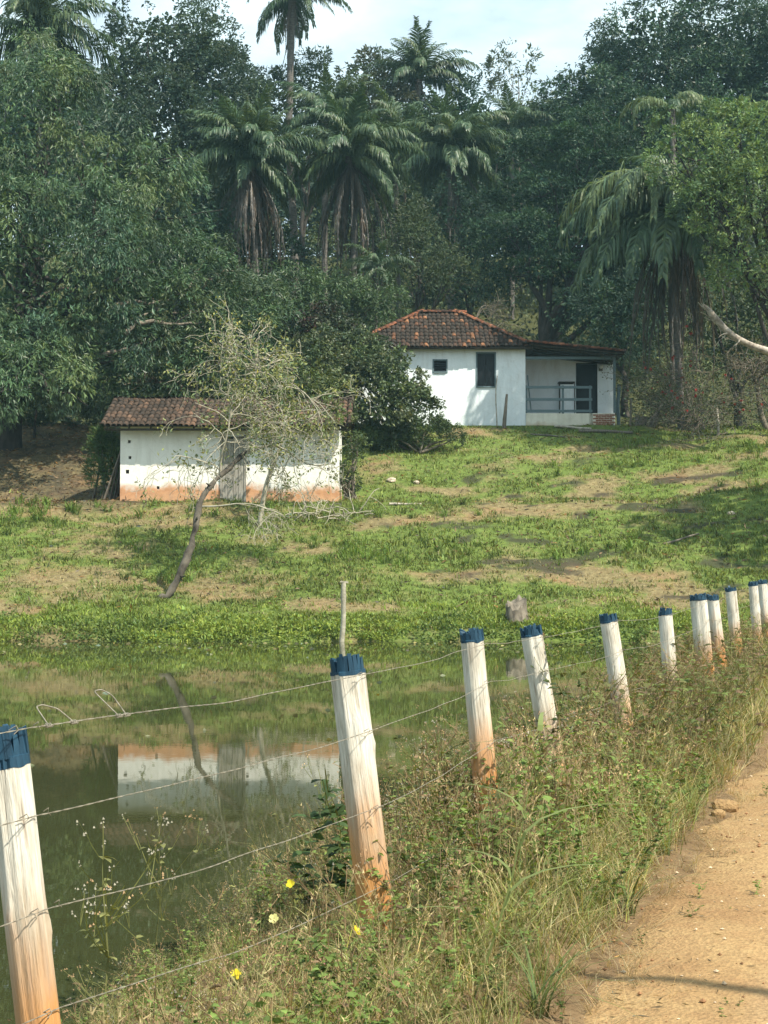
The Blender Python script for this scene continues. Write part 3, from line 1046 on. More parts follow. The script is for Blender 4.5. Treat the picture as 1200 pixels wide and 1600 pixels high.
for r in range(nrow):
    s0 = r * pyt - .06
    f = np.clip((s0 + .15) / slen, 0, 1)
    xa, xb = ex0 + (rxa - ex0) * f + .02, ex1 + (rxb - ex1) * f - .02
    c0 = math.ceil((xa - ex0) / .205)
    c1 = math.floor((xb - ex0) / .205)
    for c in range(c0, c1 + 1):
        x = ex0 + c * .205 + g.normal() * .01
        rot = Euler((ang - .065 + g.normal() * .012, 0, g.normal() * .03))
        s1 = s0 + g.normal() * .018
        loc = np.array([x, ey0 + math.cos(ang) * s1, ezv + math.sin(ang) * s1 + .020 - .04 * math.sin((x - ex0) / (ex1 - ex0) * math.pi)])
        if x > HX(600) and cnt < 245:
            place('tile', tmesh, hroof, loc, rot)
            cnt += 1
        else:
            v = tv @ np.array(rot.to_matrix()).T + loc
            rest.add(v, tf, (g.random(), 0, 0))
# the slopes that face away
for (rotz, e_start, e_end, run0, run1, depth) in ((math.pi / 2, B_, C_, R1, R1, 0), (-math.pi / 2, D_, A_, R0, R0, 0), (math.pi, C_, D_, R1, R0, 0)):
    el = np.linalg.norm(e_end - e_start)
    ed = (e_end - e_start) / el
    inn = np.array([-ed[1], ed[0], 0])
    h_run = abs(np.dot(run0 - e_start, inn))
    a2 = math.atan2(rzv - ezv, h_run)
    sl2 = math.hypot(rzv - ezv, h_run)
    pa, pb = np.dot(run0 - e_start, ed), np.dot(run1 - e_start, ed)
    for r in range(int(sl2 / pyt) + 1):
        s0 = r * pyt - .06
        f = np.clip((s0 + .15) / sl2, 0, 1)
        xa, xb = pa * f, el + (pb - el) * f
        for c in np.arange(xa + .05, xb, .205):
            rot = Matrix.Rotation(rotz, 3, 'Z') @ Matrix.Rotation(a2 - .065, 3, 'X')
            loc = e_start + ed * c + inn * math.cos(a2) * s0 + np.array([0, 0, math.sin(a2) * s0 + .02])
            rest.add(tv @ np.array(rot).T + loc, tf, (g.random(), 0, 0))
# porch roof falls to the right
pz0, pz1 = ezv + .10, P(978, 551, HZ - .6)[2]
px0, px1 = ex1 - .15, HX(979, HZ - .6)
pya, pyb = HZ - .66, HZ + 3.4
a2 = math.atan2(pz0 - pz1, px1 - px0)
for c in np.arange(pya, pyb, .205):
    for r in range(int((px1 - px0) / .40) + 1):
        if c == pya:
            continue
        rot = Matrix.Rotation(math.pi / 2, 3, 'Z') @ Matrix.Rotation(a2 - .06, 3, 'X')
        loc = np.array([px1 - math.cos(a2) * r * .40, c, pz1 + math.sin(a2) * r * .4 + .02])
        rest.add(tv @ np.array(rot).T + loc, tf, (g.random(), 0, 0))
o = obj('far_tiles', rest, M['tile_red'], house)
o.parent = hroof
o['kind'] = 'stuff'
cap = tile_mesh(.24, .48, 6, .11, .85).mesh('ridge_tile', M['tile_orange'])
def caps(a, b, lift=.03, step=.37):
    L = np.linalg.norm(b - a)
    d = (b - a) / L
    yaw = math.atan2(-d[0], d[1])
    pit = math.asin(d[2])
    n = int(L / step)
    for q in range(n + 1):
        loc = a + d * (q * L / (n + .6)) + np.array([0, 0, lift + .02])
        place('ridge_tile', cap, hroof, loc, (Matrix.Rotation(yaw + g.normal() * .04, 4, 'Z') @ Matrix.Rotation(pit - .05, 4, 'X')))
caps(A_, R0)
caps(B_, R1)
caps(R0, R1 + np.array([.1, 0, 0]))
caps(np.array([px1, pya + .03, pz1]), np.array([px0 + .1, pya + .03, pz0]), .03, .40)
pr_ = MB()
v = np.array([[px0, pya + .05, pz0], [px1 - .05, pya + .05, pz1], [px1 - .05, pyb, pz1], [px0, pyb, pz0]])
v = np.concatenate([v + [0, 0, -.02], v + [0, 0, -.07]])
pr_.add(v, [[0, 1, 2, 3], [7, 6, 5, 4], [0, 4, 5, 1], [1, 5, 6, 2], [2, 6, 7, 3], [3, 7, 4, 0]])
for yy in np.arange(pya + .3, pyb, .8):
    q = np.array([[px0 + .2, yy, pz0 - .13], [px1 - .15, yy, pz1 - .13]])
    tube(pr_, q, .04, 6)
obj('porch_roof', pr_, M['wood_dark'], house, smooth=False)
mb = MB()
box(mb, (ex0 + .02, ey0 + .03, ezv - .13), (ex1 - .02, ey0 + .07, ezv - .06))
obj('eave_board', mb, M['wood_dark'], house, smooth=False)

# porch
fx0, fx1 = hx1 + .003, HX(962)
fz = HH(645)
PB = HZ + 2.5
mb = MB()
dxa, dxb, dzt = HX(903, PB), HX(933, PB), P(600, 569, PB)[2]
bx1 = HX(962, PB)
wall_open(mb, fx0, bx1, hz0, pz1 + .25, PB, .2, [(dxa, dxb, fz + .01, dzt)])
obj('porch_back_wall', mb, M['house_plaster'], house, smooth=False)
mb = MB()
box(mb, (dxa + .01, PB + .05, fz + .015), (dxb - .01, PB + .10, dzt - .01))
box(mb, (dxa + .12, PB + .035, fz + .2), (dxb - .12, PB + .049, fz + .85))
box(mb, (dxa + .12, PB + .035, fz + 1.05), (dxb - .12, PB + .049, dzt - .2))
door = obj('door', mb, M['dark_void'], house, smooth=False)
mb = MB()
box(mb, (dxa - .05, PB - .02, fz + .015), (dxa + .012, PB + .04, dzt + .05))
box(mb, (dxb - .012, PB - .02, fz + .015), (dxb + .05, PB + .04, dzt + .05))
box(mb, (dxa + .013, PB - .018, dzt - .01), (dxb - .013, PB + .04, dzt + .048))
o = obj('door_frame', mb, M['dark_void'], house, smooth=False)
M['plinth'] = plaster_mat('stained_plinth_plaster', 7.9, .18, (.55, .52, .42), (.74, .71, .60), (.30, .20, .11), (.50, .38, .22))
M['brick'] = simple_mat('bare_brick', (.16, .055, .028), (.33, .15, .085), 9, .9, .4)
gap = HX(881)
for a, b, y in ((fx0 + .02, gap - .05, HZ), (gap + .05, HX(922), HZ + .01)):
    mb = MB()
    box(mb, (a, y, 7.45), (b, y + .2, fz - .02))
    obj('plinth', mb, M['plinth'], house, smooth=False)
mb = MB()
box(mb, (fx0 + .02, HZ + .2, 7.45), (fx1, PB, fz))
box(mb, (gap - .05, HZ + .04, 7.45), (gap + .05, HZ + .199, fz - .03))
obj('porch_floor', mb, M['plinth'], house, smooth=False)
# brick step block under the open side of the porch
bxa, bxb = HX(927), HX(961)
g = rng(4)
brm = MB()
box(brm, (-.115, 0, -.03), (.115, .10, .03))
brm = brm.mesh('brick', M['brick'], smooth=False)
mb = MB()
box(mb, (bxa, HZ - .10, 7.45), (bxb, HZ + .199, fz - .03))
stp = obj('step_block', mb, M['plinth'], house, smooth=False)
for r in range(9):
    for c in range(5):
        x = bxa + .12 + c * .242 + (.12 if r % 2 else 0)
        z = 7.80 + r * .078
        if x > bxb - .08 or z > fz - .05:
            continue
        if g.random() < .92:
            place('brick', brm, stp, (x, HZ - .115 + g.normal() * .006, z), Euler((0, g.normal() * .02, g.normal() * .03)))
# posts, beam, rails
mb = MB()
pxp = HX(962)
box(mb, (pxp - .05, HZ + .02, fz + .003), (pxp + .05, HZ + .12, pz1 - .07))
obj('porch_post', mb, M['blue_wood'], house, smooth=False)
mb = MB()
zb = HH(559)
box(mb, (fx0 + .01, HZ + .03, zb - .06), (pxp - .055, HZ + .11, zb + .06))
obj('porch_beam', mb, M['blue_wood'], house, smooth=False)
rl = HX(925)
for py in (605, 624, 642):
    mb = MB()
    z = HH(py)
    box(mb, (fx0 + .01, HZ + .02, z - .055), (rl + .05, HZ + .07, z + .055))
    obj('rail', mb, M['blue_wood'], house, smooth=False)
for px in (823.5, 881, 924):
    mb = MB()
    x = HX(px)
    box(mb, (x - .045, HZ + .073, fz - .3 if px < 890 and px > 830 else fz + .002), (x + .045, HZ + .14, HH(602)))
    obj('rail_post', mb, M['blue_wood'], house, smooth=False)
mb = MB()
tube(mb, [[HX(826), HZ + .25, HH(585)], [HX(832), HZ + .35, HH(642)]], .03, 6)
tag(obj('wooden_pole', mb, M['blue_wood'], None, org=(HX(832), HZ + .35, fz)), 'thin dark pole leaning in the porch corner behind the railing', 'pole')
# wall lamp right of the door
lx, lz = HX(940, PB), P(600, 573, PB)[2]
lamp = thing('wall_lamp', 'round white bulkhead lamp on the porch wall by the dark door', 'lamp', (lx, PB, lz))
mb = MB()
box(mb, (lx - .09, PB - .05, lz - .2), (lx + .09, PB - .003, lz + .02))
obj('mounting_box', mb, M['wood_grey'], lamp, smooth=False)
mb = MB()
th = np.linspace(0, math.pi, 8)
for q in range(7):
    r0, r1 = math.sin(th[q]) * .11, math.sin(th[q + 1]) * .11
    ph = np.linspace(0, 2 * math.pi, 13)[:-1]
    ring = lambda r_, t_: np.stack([lx + np.cos(ph) * r_, PB - .12 + np.sin(ph) * r_, np.full(12, lz + math.cos(t_) * .11)], -1)
    v = np.concatenate([ring(r0, th[q]), ring(r1, th[q + 1])])
    mb.add(v, [[k, k + 12, (k + 1) % 12 + 12, (k + 1) % 12] for k in range(12)])
M['globe'] = simple_mat('milk_glass', (.6, .62, .6), (.75, .76, .74), 4, .25, .05)
obj('globe', mb, M['globe'], lamp)
# pale cabinet with a dark frame on the porch
cx0, cx1 = HX(874, PB - .5), HX(899, PB - .5)
cab = thing('cabinet', 'pale cabinet with dark frame standing on porch beside the door', 'cabinet', ((cx0 + cx1) / 2, PB - .5, fz))
mb = MB()
ct = P(600, 601, PB - .5)[2]
box(mb, (cx0 + .07, PB - .55, fz + .003), (cx1 - .03, PB - .12, ct))
box(mb, ((cx0 + cx1) / 2 + .01, PB - .565, fz + .1), (cx1 - .06, PB - .551, ct - .1))
obj('cabinet_body', mb, M['house_plaster'], cab, smooth=False)
mb = MB()
box(mb, (cx0, PB - .6, ct + .08), (cx1, PB - .1, ct + .13))
box(mb, (cx0, PB - .6, fz + .003), (cx0 + .06, PB - .54, ct + .079))
box(mb, (cx1 - .026, PB - .6, fz + .003), (cx1, PB - .54, ct + .079))
obj('cabinet_frame', mb, M['wood_dark'], cab, smooth=False)
# ------------------------------------------------------------------ trees
def smoothpath(pp, n):
    pp = np.array(pp)
    t = np.linspace(0, len(pp) - 1, n)
    q = np.stack([np.interp(t, range(len(pp)), pp[:, c]) for c in range(3)], -1)
    for _ in range(2):
        q[1:-1] = (q[:-2] + 2 * q[1:-1] + q[2:]) / 4
    return q

def hsv_jit(base, n, g, amt=.22, warm=.12):
    base = np.asarray(base, float)
    k = 1 + g.normal(size=(n, 1)) * amt
    w = g.normal(size=(n, 1)) * warm
    c = base * np.clip(k, .4, 1.8) * np.concatenate([1 + w, 1 + w * .3, 1 - w], 1)
    return np.clip(c, .004, 1)

def make_crown(mb, lobes, g, clump_r=1.0, density=.8, clusters=34, per=7, L=.22, Wd=.07, droop=.35, cols=((.05, .09, .03),), gap=.28, flat=1.0, fill=.9, backness=.45, spread=.9):
    """lobes: (centre, radii).  clumps over the lobes, leaf rosettes over the clumps"""
    cs_, os_, rs_ = [], [], []
    for c, r in lobes:
        area = 4 * math.pi * ((r[0] * r[1]) ** 1.6 / 3 + (r[0] * r[2]) ** 1.6 / 3 + (r[1] * r[2]) ** 1.6 / 3) ** (1 / 1.6)
        n = int(area * density / clump_r ** 2)
        d = unit(g.normal(size=(n, 3)))
        rr = 1 + (g.random((n, 1)) ** 1.5 - .75) * .35
        pos = c + d * r * rr
        keep = (g.random(n) < np.where(d[:, 1] > .25, backness, 1)) & ~((d[:, 2] < -.55) & (g.random(n) < .5))
        keep &= vnoise(pos, .45 / clump_r, int(c[0] * 7) & 255) > gap
        for c2, r2 in lobes:
            if c2 is c:
                continue
            keep &= (((pos - c2) / (r2 * .82)) ** 2).sum(1) > 1
        cs_.append(pos[keep])
        os_.append(unit(d / r)[keep])
        rs_.append(clump_r * g.uniform(.6, 1.3, keep.sum()))
    cc, oo, rr = np.concatenate(cs_), np.concatenate(os_), np.concatenate(rs_)
    nc = len(cc)
    tint = g.integers(0, len(cols), nc)
    ctone = 1 + g.normal(size=nc) * .16
    # rosettes over each clump, mostly its outer and upper side
    d = unit(g.normal(size=(nc, clusters, 3)) + oo[:, None] * .9 + np.array([0, 0, .45]))
    rad = rr[:, None, None] * (1 - .55 * g.random((nc, clusters, 1)) ** 2)
    pos = cc[:, None] + d * rad * np.array([1, 1, flat])
    pos = pos.reshape(-1, 3)
    out = d.reshape(-1, 3)
    N = len(pos)
    p2 = np.repeat(pos, per, 0)
    o2 = np.repeat(out, per, 0)
    dl = o2 * np.array([.6, .6, .35]) + g.normal(size=(N * per, 3)) * spread * .45 + np.array([0, 0, -droop])
    p2 = p2 + g.normal(size=p2.shape) * L * .35
    ln = L * g.uniform(.65, 1.2, N * per) * np.repeat(g.uniform(.78, 1.28, nc), clusters * per)
    base = np.asarray(cols)[np.repeat(tint, clusters * per)] * np.repeat(ctone, clusters * per)[:, None]
    k = np.repeat(1 + g.normal(size=(N, 1)) * .15, per, 0)
    w = g.normal(size=(N * per, 1)) * .10
    col = np.clip(base * k * np.concatenate([1 + w, 1 + w * .3, 1 - w], 1) * (1 + g.normal(size=(N * per, 1)) * .12), .004, .8)
    leaves(mb, p2, dl, ln, ln * (Wd / L), g, col)
    # sparse larger leaves deeper in, so that the crown is not hollow
    if fill > 0:
        for c, r in lobes:
            n = int(fill * 130 * (r[0] * r[2]))
            d = unit(g.normal(size=(n, 3)))
            pos = c + d * r * g.uniform(.35, .85, (n, 1))
            leaves(mb, pos, g.normal(size=(n, 3)), L * 1.35, Wd * 2.2, g, hsv_jit(np.asarray(cols[0]), n, g, .2))
    return cc

def limbs(mb, base, lobes, g, r0, targets=None, fork=.35, sides=7, nsub=5):
    cen = np.mean([c for c, r in lobes], 0)
    top = base + (cen - base) * fork
    n = 9
    trunk = wiggle(base - np.array([0, 0, .3]), top, n, .03, g)
    tube(mb, trunk, r0 * (1.25 - .6 * np.linspace(0, 1, n)) + r0 * .5 * np.exp(-np.linspace(0, 14, n)), sides)
    for c, r in lobes:
        e = c + np.array([0, 0, -.1 * r[2]])
        st = trunk[g.integers(n - 4, n)]
        l = wiggle(st, e, 8, .05, g, -.05)
        tube(mb, l, np.linspace(r0 * .55, r0 * .18, 8), 6)
        for q in range(nsub):
            s = l[g.integers(3, 8)]
            d = unit(g.normal(size=3) + np.array([0, -.4, .4]))
            e2 = c + d * r * g.uniform(.7, .95)
            l2 = wiggle(s, e2, 6, .06, g)
            tube(mb, l2, np.linspace(r0 * .2, r0 * .05, 6), 5)
            for w in range(2):
                s3 = l2[g.integers(2, 5)]
                e3 = s3 + unit(g.normal(size=3) + d) * np.linalg.norm(e2 - s) * .5
                tube(mb, wiggle(s3, e3, 5, .06, g), np.linspace(r0 * .08, r0 * .025, 5), 4)

def lobe(px, py, rx, ry, Z, depth=None):
    s = Z / FPX
    return (P(px, py, Z), np.array([rx * s, (depth if depth else (rx + ry) / 2) * s, ry * s]))

def tree(name, label, base, lobes, seed, r0=.3, bark='bark_dark', leaf='leaf', group=None, fork=.35, nsub=5, cat='tree', **kw):
    g = rng(seed)
    t = thing(name, label, cat, base, group)
    mb = MB()
    limbs(mb, base, lobes, g, r0, fork=fork, nsub=nsub)
    obj('trunk', mb, M[bark], t)
    mb = MB()
    make_crown(mb, lobes, g, **kw)
    obj('crown', mb, M[leaf], t, smooth=False)
    return t

MANGO = ((.056, .106, .046), (.070, .122, .048), (.046, .092, .048), (.090, .132, .048))
DARK = ((.030, .066, .040), (.038, .074, .042), (.033, .064, .044))
DUSK = ((.046, .078, .052), (.056, .086, .054), (.042, .072, .052))
OLIVE = ((.085, .115, .035), (.105, .135, .045), (.070, .100, .035))
LIME = ((.13, .175, .055), (.16, .20, .07), (.10, .145, .05))

# big mango at the left, its crown reaching out of the frame
Z = 56.0
tree('mango_tree', 'huge dense mango tree filling the left edge above the shaded lawn', ground(8, 57.0),
     [lobe(40, 230, 150, 130, 57), lobe(165, 320, 110, 120, 57), lobe(-70, 330, 190, 210, 58), lobe(70, 420, 170, 140, 55), lobe(190, 470, 105, 110, 55), lobe(60, 130, 80, 60, 59),
      lobe(20, 560, 95, 85, 53.5), lobe(-90, 560, 120, 110, 55), lobe(150, 570, 75, 60, 55), lobe(70, 600, 80, 32, 51.5), lobe(-40, 590, 90, 50, 50.5)], 11, .55, 'bark_dark', 'leaf_gloss', fork=.30,
     clump_r=1.1, density=.66, clusters=38, per=9, L=.24, Wd=.055, droop=.75, cols=MANGO, gap=.33)
tree('mango_tree', 'grey-limbed dark tree with pale bare limbs rising behind the shed roof', ground(250, 57.5),
     [lobe(270, 480, 105, 100, 57.5), lobe(330, 430, 60, 70, 58.5), lobe(220, 590, 100, 55, 56.5), lobe(330, 570, 90, 70, 57), lobe(395, 520, 60, 70, 59)], 12, .3, 'bark_grey', 'leaf_gloss', fork=.45,
     clump_r=.8, density=.75, clusters=26, per=7, L=.24, Wd=.06, droop=.5, cols=((.045, .085, .034), (.055, .10, .04), (.06, .095, .045)), gap=.30)
_m = bpy.data.objects['mango_tree.001']
_g = rng(27)
for pts_ in ([(195, 522), (212, 505), (228, 490), (243, 482)], [(150, 560), (185, 545), (214, 548), (262, 540)], [(178, 478), (205, 470), (232, 476), (262, 468)], [(40, 470), (70, 462), (95, 448), (120, 452)], [(215, 505), (245, 500), (285, 512), (318, 502)]):
    mb = MB()
    q_ = smoothpath([P(a, b, 54.0 + .5 * k) for k, (a, b) in enumerate(pts_)], 10) + _g.normal(size=(10, 3)) * .04
    tube(mb, q_, np.linspace(.10, .03, 10), 6)
    obj('bare_branch', mb, M['bark_grey'], _m)
tree('hill_tree', 'tall dusky tree with an open crown against the sky behind the mango', ground(270, 82),
     [lobe(272, 75, 95, 62, 82), lobe(215, 130, 60, 70, 82), lobe(335, 165, 70, 75, 81), lobe(250, 215, 105, 95, 80), lobe(330, 280, 75, 90, 79), lobe(385, 190, 40, 70, 84), lobe(230, 330, 80, 80, 79)], 13, .32, 'bark_dark', 'leaf', fork=.55,
     clump_r=.95, density=.72, clusters=26, per=6, L=.24, Wd=.11, droop=.1, cols=DUSK, gap=.32, fill=1.0)
tree('hill_tree', 'dark rounded tree filling the gap between the mango and the skirted palms', ground(300, 72),
     [lobe(300, 370, 90, 70, 72), lobe(250, 400, 60, 60, 71), lobe(420, 420, 50, 50, 74)], 14, .25, 'bark_dark', 'leaf', fork=.5,
     clump_r=1.0, density=.7, clusters=22, per=6, L=.24, Wd=.09, droop=.2, cols=DARK, gap=.25)
tree('hill_tree', 'small dusky tree around the trunk of the tallest palm', ground(480, 92),
     [lobe(478, 150, 52, 62, 92), lobe(430, 170, 40, 60, 93), lobe(520, 200, 50, 55, 92)], 15, .2, 'bark_dark', 'leaf', fork=.6,
     clump_r=.9, density=.62, clusters=20, per=6, L=.25, Wd=.10, droop=.1, cols=DUSK, gap=.36, fill=.5)
tree('hill_tree', 'brownish rounded tree on the skyline left of the feathery palm', ground(590, 100),
     [lobe(590, 150, 62, 55, 100), lobe(620, 210, 70, 80, 98), lobe(560, 230, 60, 70, 97)], 16, .25, 'bark_dark', 'leaf', fork=.55,
     clump_r=1.1, density=.7, clusters=22, per=6, L=.27, Wd=.11, droop=.15, cols=((.060, .078, .045), (.075, .080, .050), (.05, .075, .045)), gap=.3)
tree('hill_tree', 'dark tree on the skyline right of the feathery palm', ground(720, 98),
     [lobe(722, 185, 50, 55, 98), lobe(690, 240, 60, 70, 96), lobe(770, 260, 60, 70, 95), lobe(640, 310, 60, 80, 92), lobe(740, 330, 60, 60, 90)], 17, .25, 'bark_dark', 'leaf', fork=.55,
     clump_r=1.1, density=.7, clusters=20, per=6, L=.27, Wd=.11, droop=.15, cols=DARK, gap=.3)
tree('hill_tree', 'wispy light tree on the skyline beside the dark dome', ground(815, 100),
     [lobe(810, 120, 45, 40, 100), lobe(830, 180, 50, 50, 100), lobe(790, 210, 45, 50, 99)], 18, .18, 'bark_grey', 'leaf', fork=.6,
     clump_r=.9, density=.5, clusters=16, per=6, L=.27, Wd=.10, droop=.1, cols=((.09, .115, .07), (.08, .105, .06)), gap=.42, fill=.12)
tree('dome_tree', 'great dome-crowned tree topping the skyline at the right', ground(1060, 92),
     [lobe(1045, 85, 105, 80, 92), lobe(1140, 95, 110, 85, 92), lobe(950, 140, 75, 62, 93), lobe(890, 190, 60, 60, 93), lobe(1230, 120, 100, 110, 92), lobe(1050, 170, 150, 60, 91)], 19, .6, 'bark_dark', 'leaf_gloss', fork=.4,
     clump_r=1.35, density=.8, clusters=30, per=7, L=.30, Wd=.11, droop=.35, cols=((.038, .078, .042), (.046, .088, .046), (.034, .070, .040)), gap=.18)
tree('umbrella_tree', 'dark spreading tree with layered canopy and forked trunk behind the house', ground(808, 75),
     [lobe(1010, 195, 150, 22, 80, 120), lobe(900, 235, 120, 20, 79, 110), lobe(1120, 235, 130, 24, 80, 110), lobe(990, 272, 150, 20, 78, 110), lobe(860, 305, 100, 20, 78, 100), lobe(950, 335, 110, 22, 77, 100), lobe(820, 365, 85, 20, 77, 90), lobe(905, 385, 80, 22, 76, 90), lobe(1040, 330, 100, 30, 78, 100), lobe(1060, 400, 90, 30, 78, 100), lobe(850, 425, 75, 20, 76, 80), lobe(970, 430, 60, 35, 77, 80)], 20, .38, 'bark_dark', 'leaf', fork=.38, nsub=4,
     clump_r=.8, density=.46, clusters=22, per=6, L=.20, Wd=.09, droop=.0, cols=((.030, .068, .036), (.036, .076, .036), (.026, .060, .034)), gap=.20, flat=.35, fill=1.6, backness=.6)
tree('light_tree', 'sunlit light green tree with thin branches at the right edge', ground(1262, 54),
     [lobe(1098, 245, 66, 52, 55), lobe(1160, 230, 80, 62, 55), lobe(1058, 232, 50, 46, 56), lobe(1135, 325, 72, 55, 54), lobe(1195, 330, 80, 90, 54), lobe(1175, 420, 60, 50, 54), lobe(1240, 230, 80, 80, 55)], 21, .17, 'bark_dark', 'leaf', fork=.45, nsub=8,
     clump_r=.62, density=.66, clusters=22, per=6, L=.17, Wd=.07, droop=.1, cols=((.125, .195, .075), (.16, .23, .09), (.10, .165, .068)), gap=.38, fill=.5)
tree('light_tree', 'olive bushy tree under the light green crown behind the red-flowered bush', ground(1160, 66),
     [lobe(1150, 470, 70, 60, 66), lobe(1090, 430, 50, 60, 67), lobe(1200, 520, 60, 80, 65), lobe(1130, 540, 50, 50, 67)], 22, .2, 'bark_dark', 'leaf', fork=.4,
     clump_r=.75, density=.62, clusters=22, per=6, L=.18, Wd=.07, droop=.2, cols=((.05, .08, .035), (.065, .09, .04)), gap=.33, fill=.6)
tree('hill_tree', 'deep green tree standing behind the drooping palm', ground(980, 74),
     [lobe(960, 500, 60, 60, 73), lobe(1000, 450, 60, 60, 75), lobe(920, 470, 45, 50, 75)], 23, .2, 'bark_dark', 'leaf', fork=.4,
     clump_r=.9, density=.7, clusters=24, per=6, L=.22, Wd=.08, droop=.2, cols=DARK, gap=.2)
tree('hill_tree', 'low leafy tree below the two skirted palms', ground(450, 66),
     [lobe(450, 470, 70, 42, 66), lobe(400, 500, 60, 45, 65), lobe(510, 490, 45, 40, 66), lobe(585, 478, 42, 42, 66.5)], 24, .18, 'bark_dark', 'leaf_gloss', fork=.4,
     clump_r=.75, density=.75, clusters=24, per=7, L=.22, Wd=.06, droop=.5, cols=((.055, .095, .035), (.065, .11, .04)), gap=.25)
tree('hill_tree', 'olive tree between the skirted palms and the bare grey tree', ground(660, 76),
     [lobe(650, 400, 45, 60, 76), lobe(690, 440, 40, 40, 75), lobe(620, 350, 35, 50, 78)], 25, .18, 'bark_dark', 'leaf', fork=.4,
     clump_r=.8, density=.65, clusters=22, per=6, L=.20, Wd=.07, droop=.2, cols=((.055, .082, .038), (.065, .09, .042)), gap=.3, fill=.7)
tree('hill_tree', 'shaded tree under the layered canopy left of its trunk', ground(730, 79),
     [lobe(760, 400, 50, 50, 79), lobe(730, 455, 50, 35, 77), lobe(700, 350, 50, 45, 82)], 26, .18, 'bark_dark', 'leaf', fork=.4,
     clump_r=.9, density=.6, clusters=20, per=6, L=.20, Wd=.07, droop=.2, cols=DARK, gap=.3, fill=.7)

CREST = [(-30, 116, 70, 'crest tree behind the corner palm'), (130, 118, 60, 'crest tree behind the mango top'), (360, 120, 60, 'crest tree left of the tallest palm trunk'), (560, 122, 60, 'crest tree behind the grey-skirted palm'), (700, 120, 62, 'crest tree behind the broad palm'), (850, 116, 66, 'crest tree left behind the dome'), (1000, 114, 60, 'crest tree behind the dome'), (1180, 114, 70, 'crest tree behind the light green tree')]
for k, (px, Zc, r_, lab) in enumerate(CREST):
    cyp = (150, 190, 225, 235, 245, 240, 230, 230)[k]
    tree('crest_tree', 'dusky ' + lab, ground(px, Zc), [lobe(px, cyp, r_ * 1.25, 75, Zc), lobe(px - 60, cyp + 60, 80, 70, Zc - 2), lobe(px + 60, cyp + 55, 80, 70, Zc - 1), lobe(px, cyp + 120, 110, 60, Zc - 3)], 900 + k, .25, group='trees along the crest', nsub=2,
         clump_r=1.6, density=.5, clusters=9, per=5, L=.46, Wd=.22, droop=.2, cols=DUSK if k % 2 else DARK, gap=.22, fill=.8)

# ------------------------------------------------------------------ bare and half-bare trees
def twigs(mb, p, d, L, r, depth, g, tips, spread=.75, gravity=0.0, nseg=5, kids=(3, 5), taper=.55, minr=.006):
    pts = [np.array(p)]
    dd = unit(np.asarray(d, float))
    for k in range(nseg):
        dd = unit(dd + g.normal(size=3) * .20 + np.array([0, 0, -gravity]))
        pts.append(pts[-1] + dd * L / nseg)
    pts = np.array(pts)
    tube(mb, pts, np.linspace(r, max(r * taper, minr), len(pts)), 6 if r > .03 else 4, cap=False)
    if depth == 0:
        tips.extend([(q, dd) for q in pts[2:]])
        return
    for q in range(g.integers(*kids)):
        i = g.integers(2, len(pts))
        nd = unit(dd + g.normal(size=3) * spread)
        twigs(mb, pts[i], nd, L * g.uniform(.5, .85), max(r * taper * .85, minr), depth - 1, g, tips, spread, gravity, nseg, kids, taper, minr)

M['lichen'] = simple_mat('lichened_bark', (0.016, 0.013, 0.010), (0.15, 0.13, 0.10), 3.2, 0.9, 0.7, (1, 1, .8), 0.03)
g = rng(61)
base = ground(252, 38.4)
t = thing('leaning_tree', 'leaning half-bare tree with pale tangled twigs rooted on the bank before the shed', 'tree', base)
path = [base + [0, 0, -.15]] + [P(x, y, z) for x, y, z in ((262, 930, 38.4), (285, 890, 38.6), (304, 845, 38.9), (311, 795, 39.2), (322, 772, 39.4), (350, 738, 39.7), (385, 708, 40.1))]
path = smoothpath(path, 26)
path += np.cumsum(g.normal(size=path.shape) * .022, 0) + g.normal(size=path.shape) * .018
mb = MB()
tube(mb, path, np.linspace(.115, .07, 26) * (1 + .16 * g.normal(size=26)), 9)
for q in (6, 9, 13, 16, 19):                            # knots and broken stubs
    d = unit(g.normal(size=3) * [1, .6, .5])
    tube(mb, [path[q], path[q] + d * .16, path[q] + d * .28 + [0, 0, .05]], [.05, .03, .012], 6)
tips = []
obj('trunk', mb, M['lichen'], t)
mb = MB()
# main limbs above the fork
forks = [[(385, 708, 40.1), (392, 680, 40.2), (388, 640, 40.4), (398, 590, 40.5), (402, 540, 40.6)], [(345, 742, 39.7), (348, 712, 39.6), (360, 680, 39.5), (368, 640, 39.4)],
         [(385, 708, 40.1), (420, 690, 40.3), (450, 700, 40.4), (480, 730, 40.4), (520, 720, 40.3)], [(312, 790, 39.2), (350, 786, 39.0), (395, 780, 38.8), (440, 800, 38.7)],
         [(395, 610, 40.5), (430, 600, 40.3), (470, 605, 40.0), (500, 640, 39.9)], [(398, 590, 40.5), (370, 560, 40.2), (340, 575, 40.0)], [(350, 738, 39.7), (320, 720, 39.4), (280, 705, 39.2), (265, 720, 39.0)],
         [(388, 640, 40.4), (430, 655, 40.1), (470, 670, 39.9), (490, 690, 39.8)]]
for k, fk in enumerate(forks):
    q = smoothpath([P(*a) for a in fk], 12)
    q += np.cumsum(g.normal(size=q.shape) * .016, 0)
    r0 = (.065, .045, .04, .03, .035, .03, .022, .03)[k]
    tube(mb, q, np.linspace(r0, r0 * .4, 12), 6)
    for j in range((21, 13, 7, 6, 13, 13, 7, 10)[k]):
        i = g.integers(3, 12)
        d = unit(g.normal(size=3) * np.array([1, .7, .8]) + (np.array([0, 0, .45]) if k in (0, 1, 5) else np.array([.2, 0, 0])))
        twigs(mb, q[i], d, g.uniform(.7, 1.25) * (.8 if k in (2, 3, 6) else 1), r0 * .38, 2, g, tips, .8, .07, 5, (2, 5), .6, .006)
obj('branches', mb, M['twig'], t)
mb = MB()
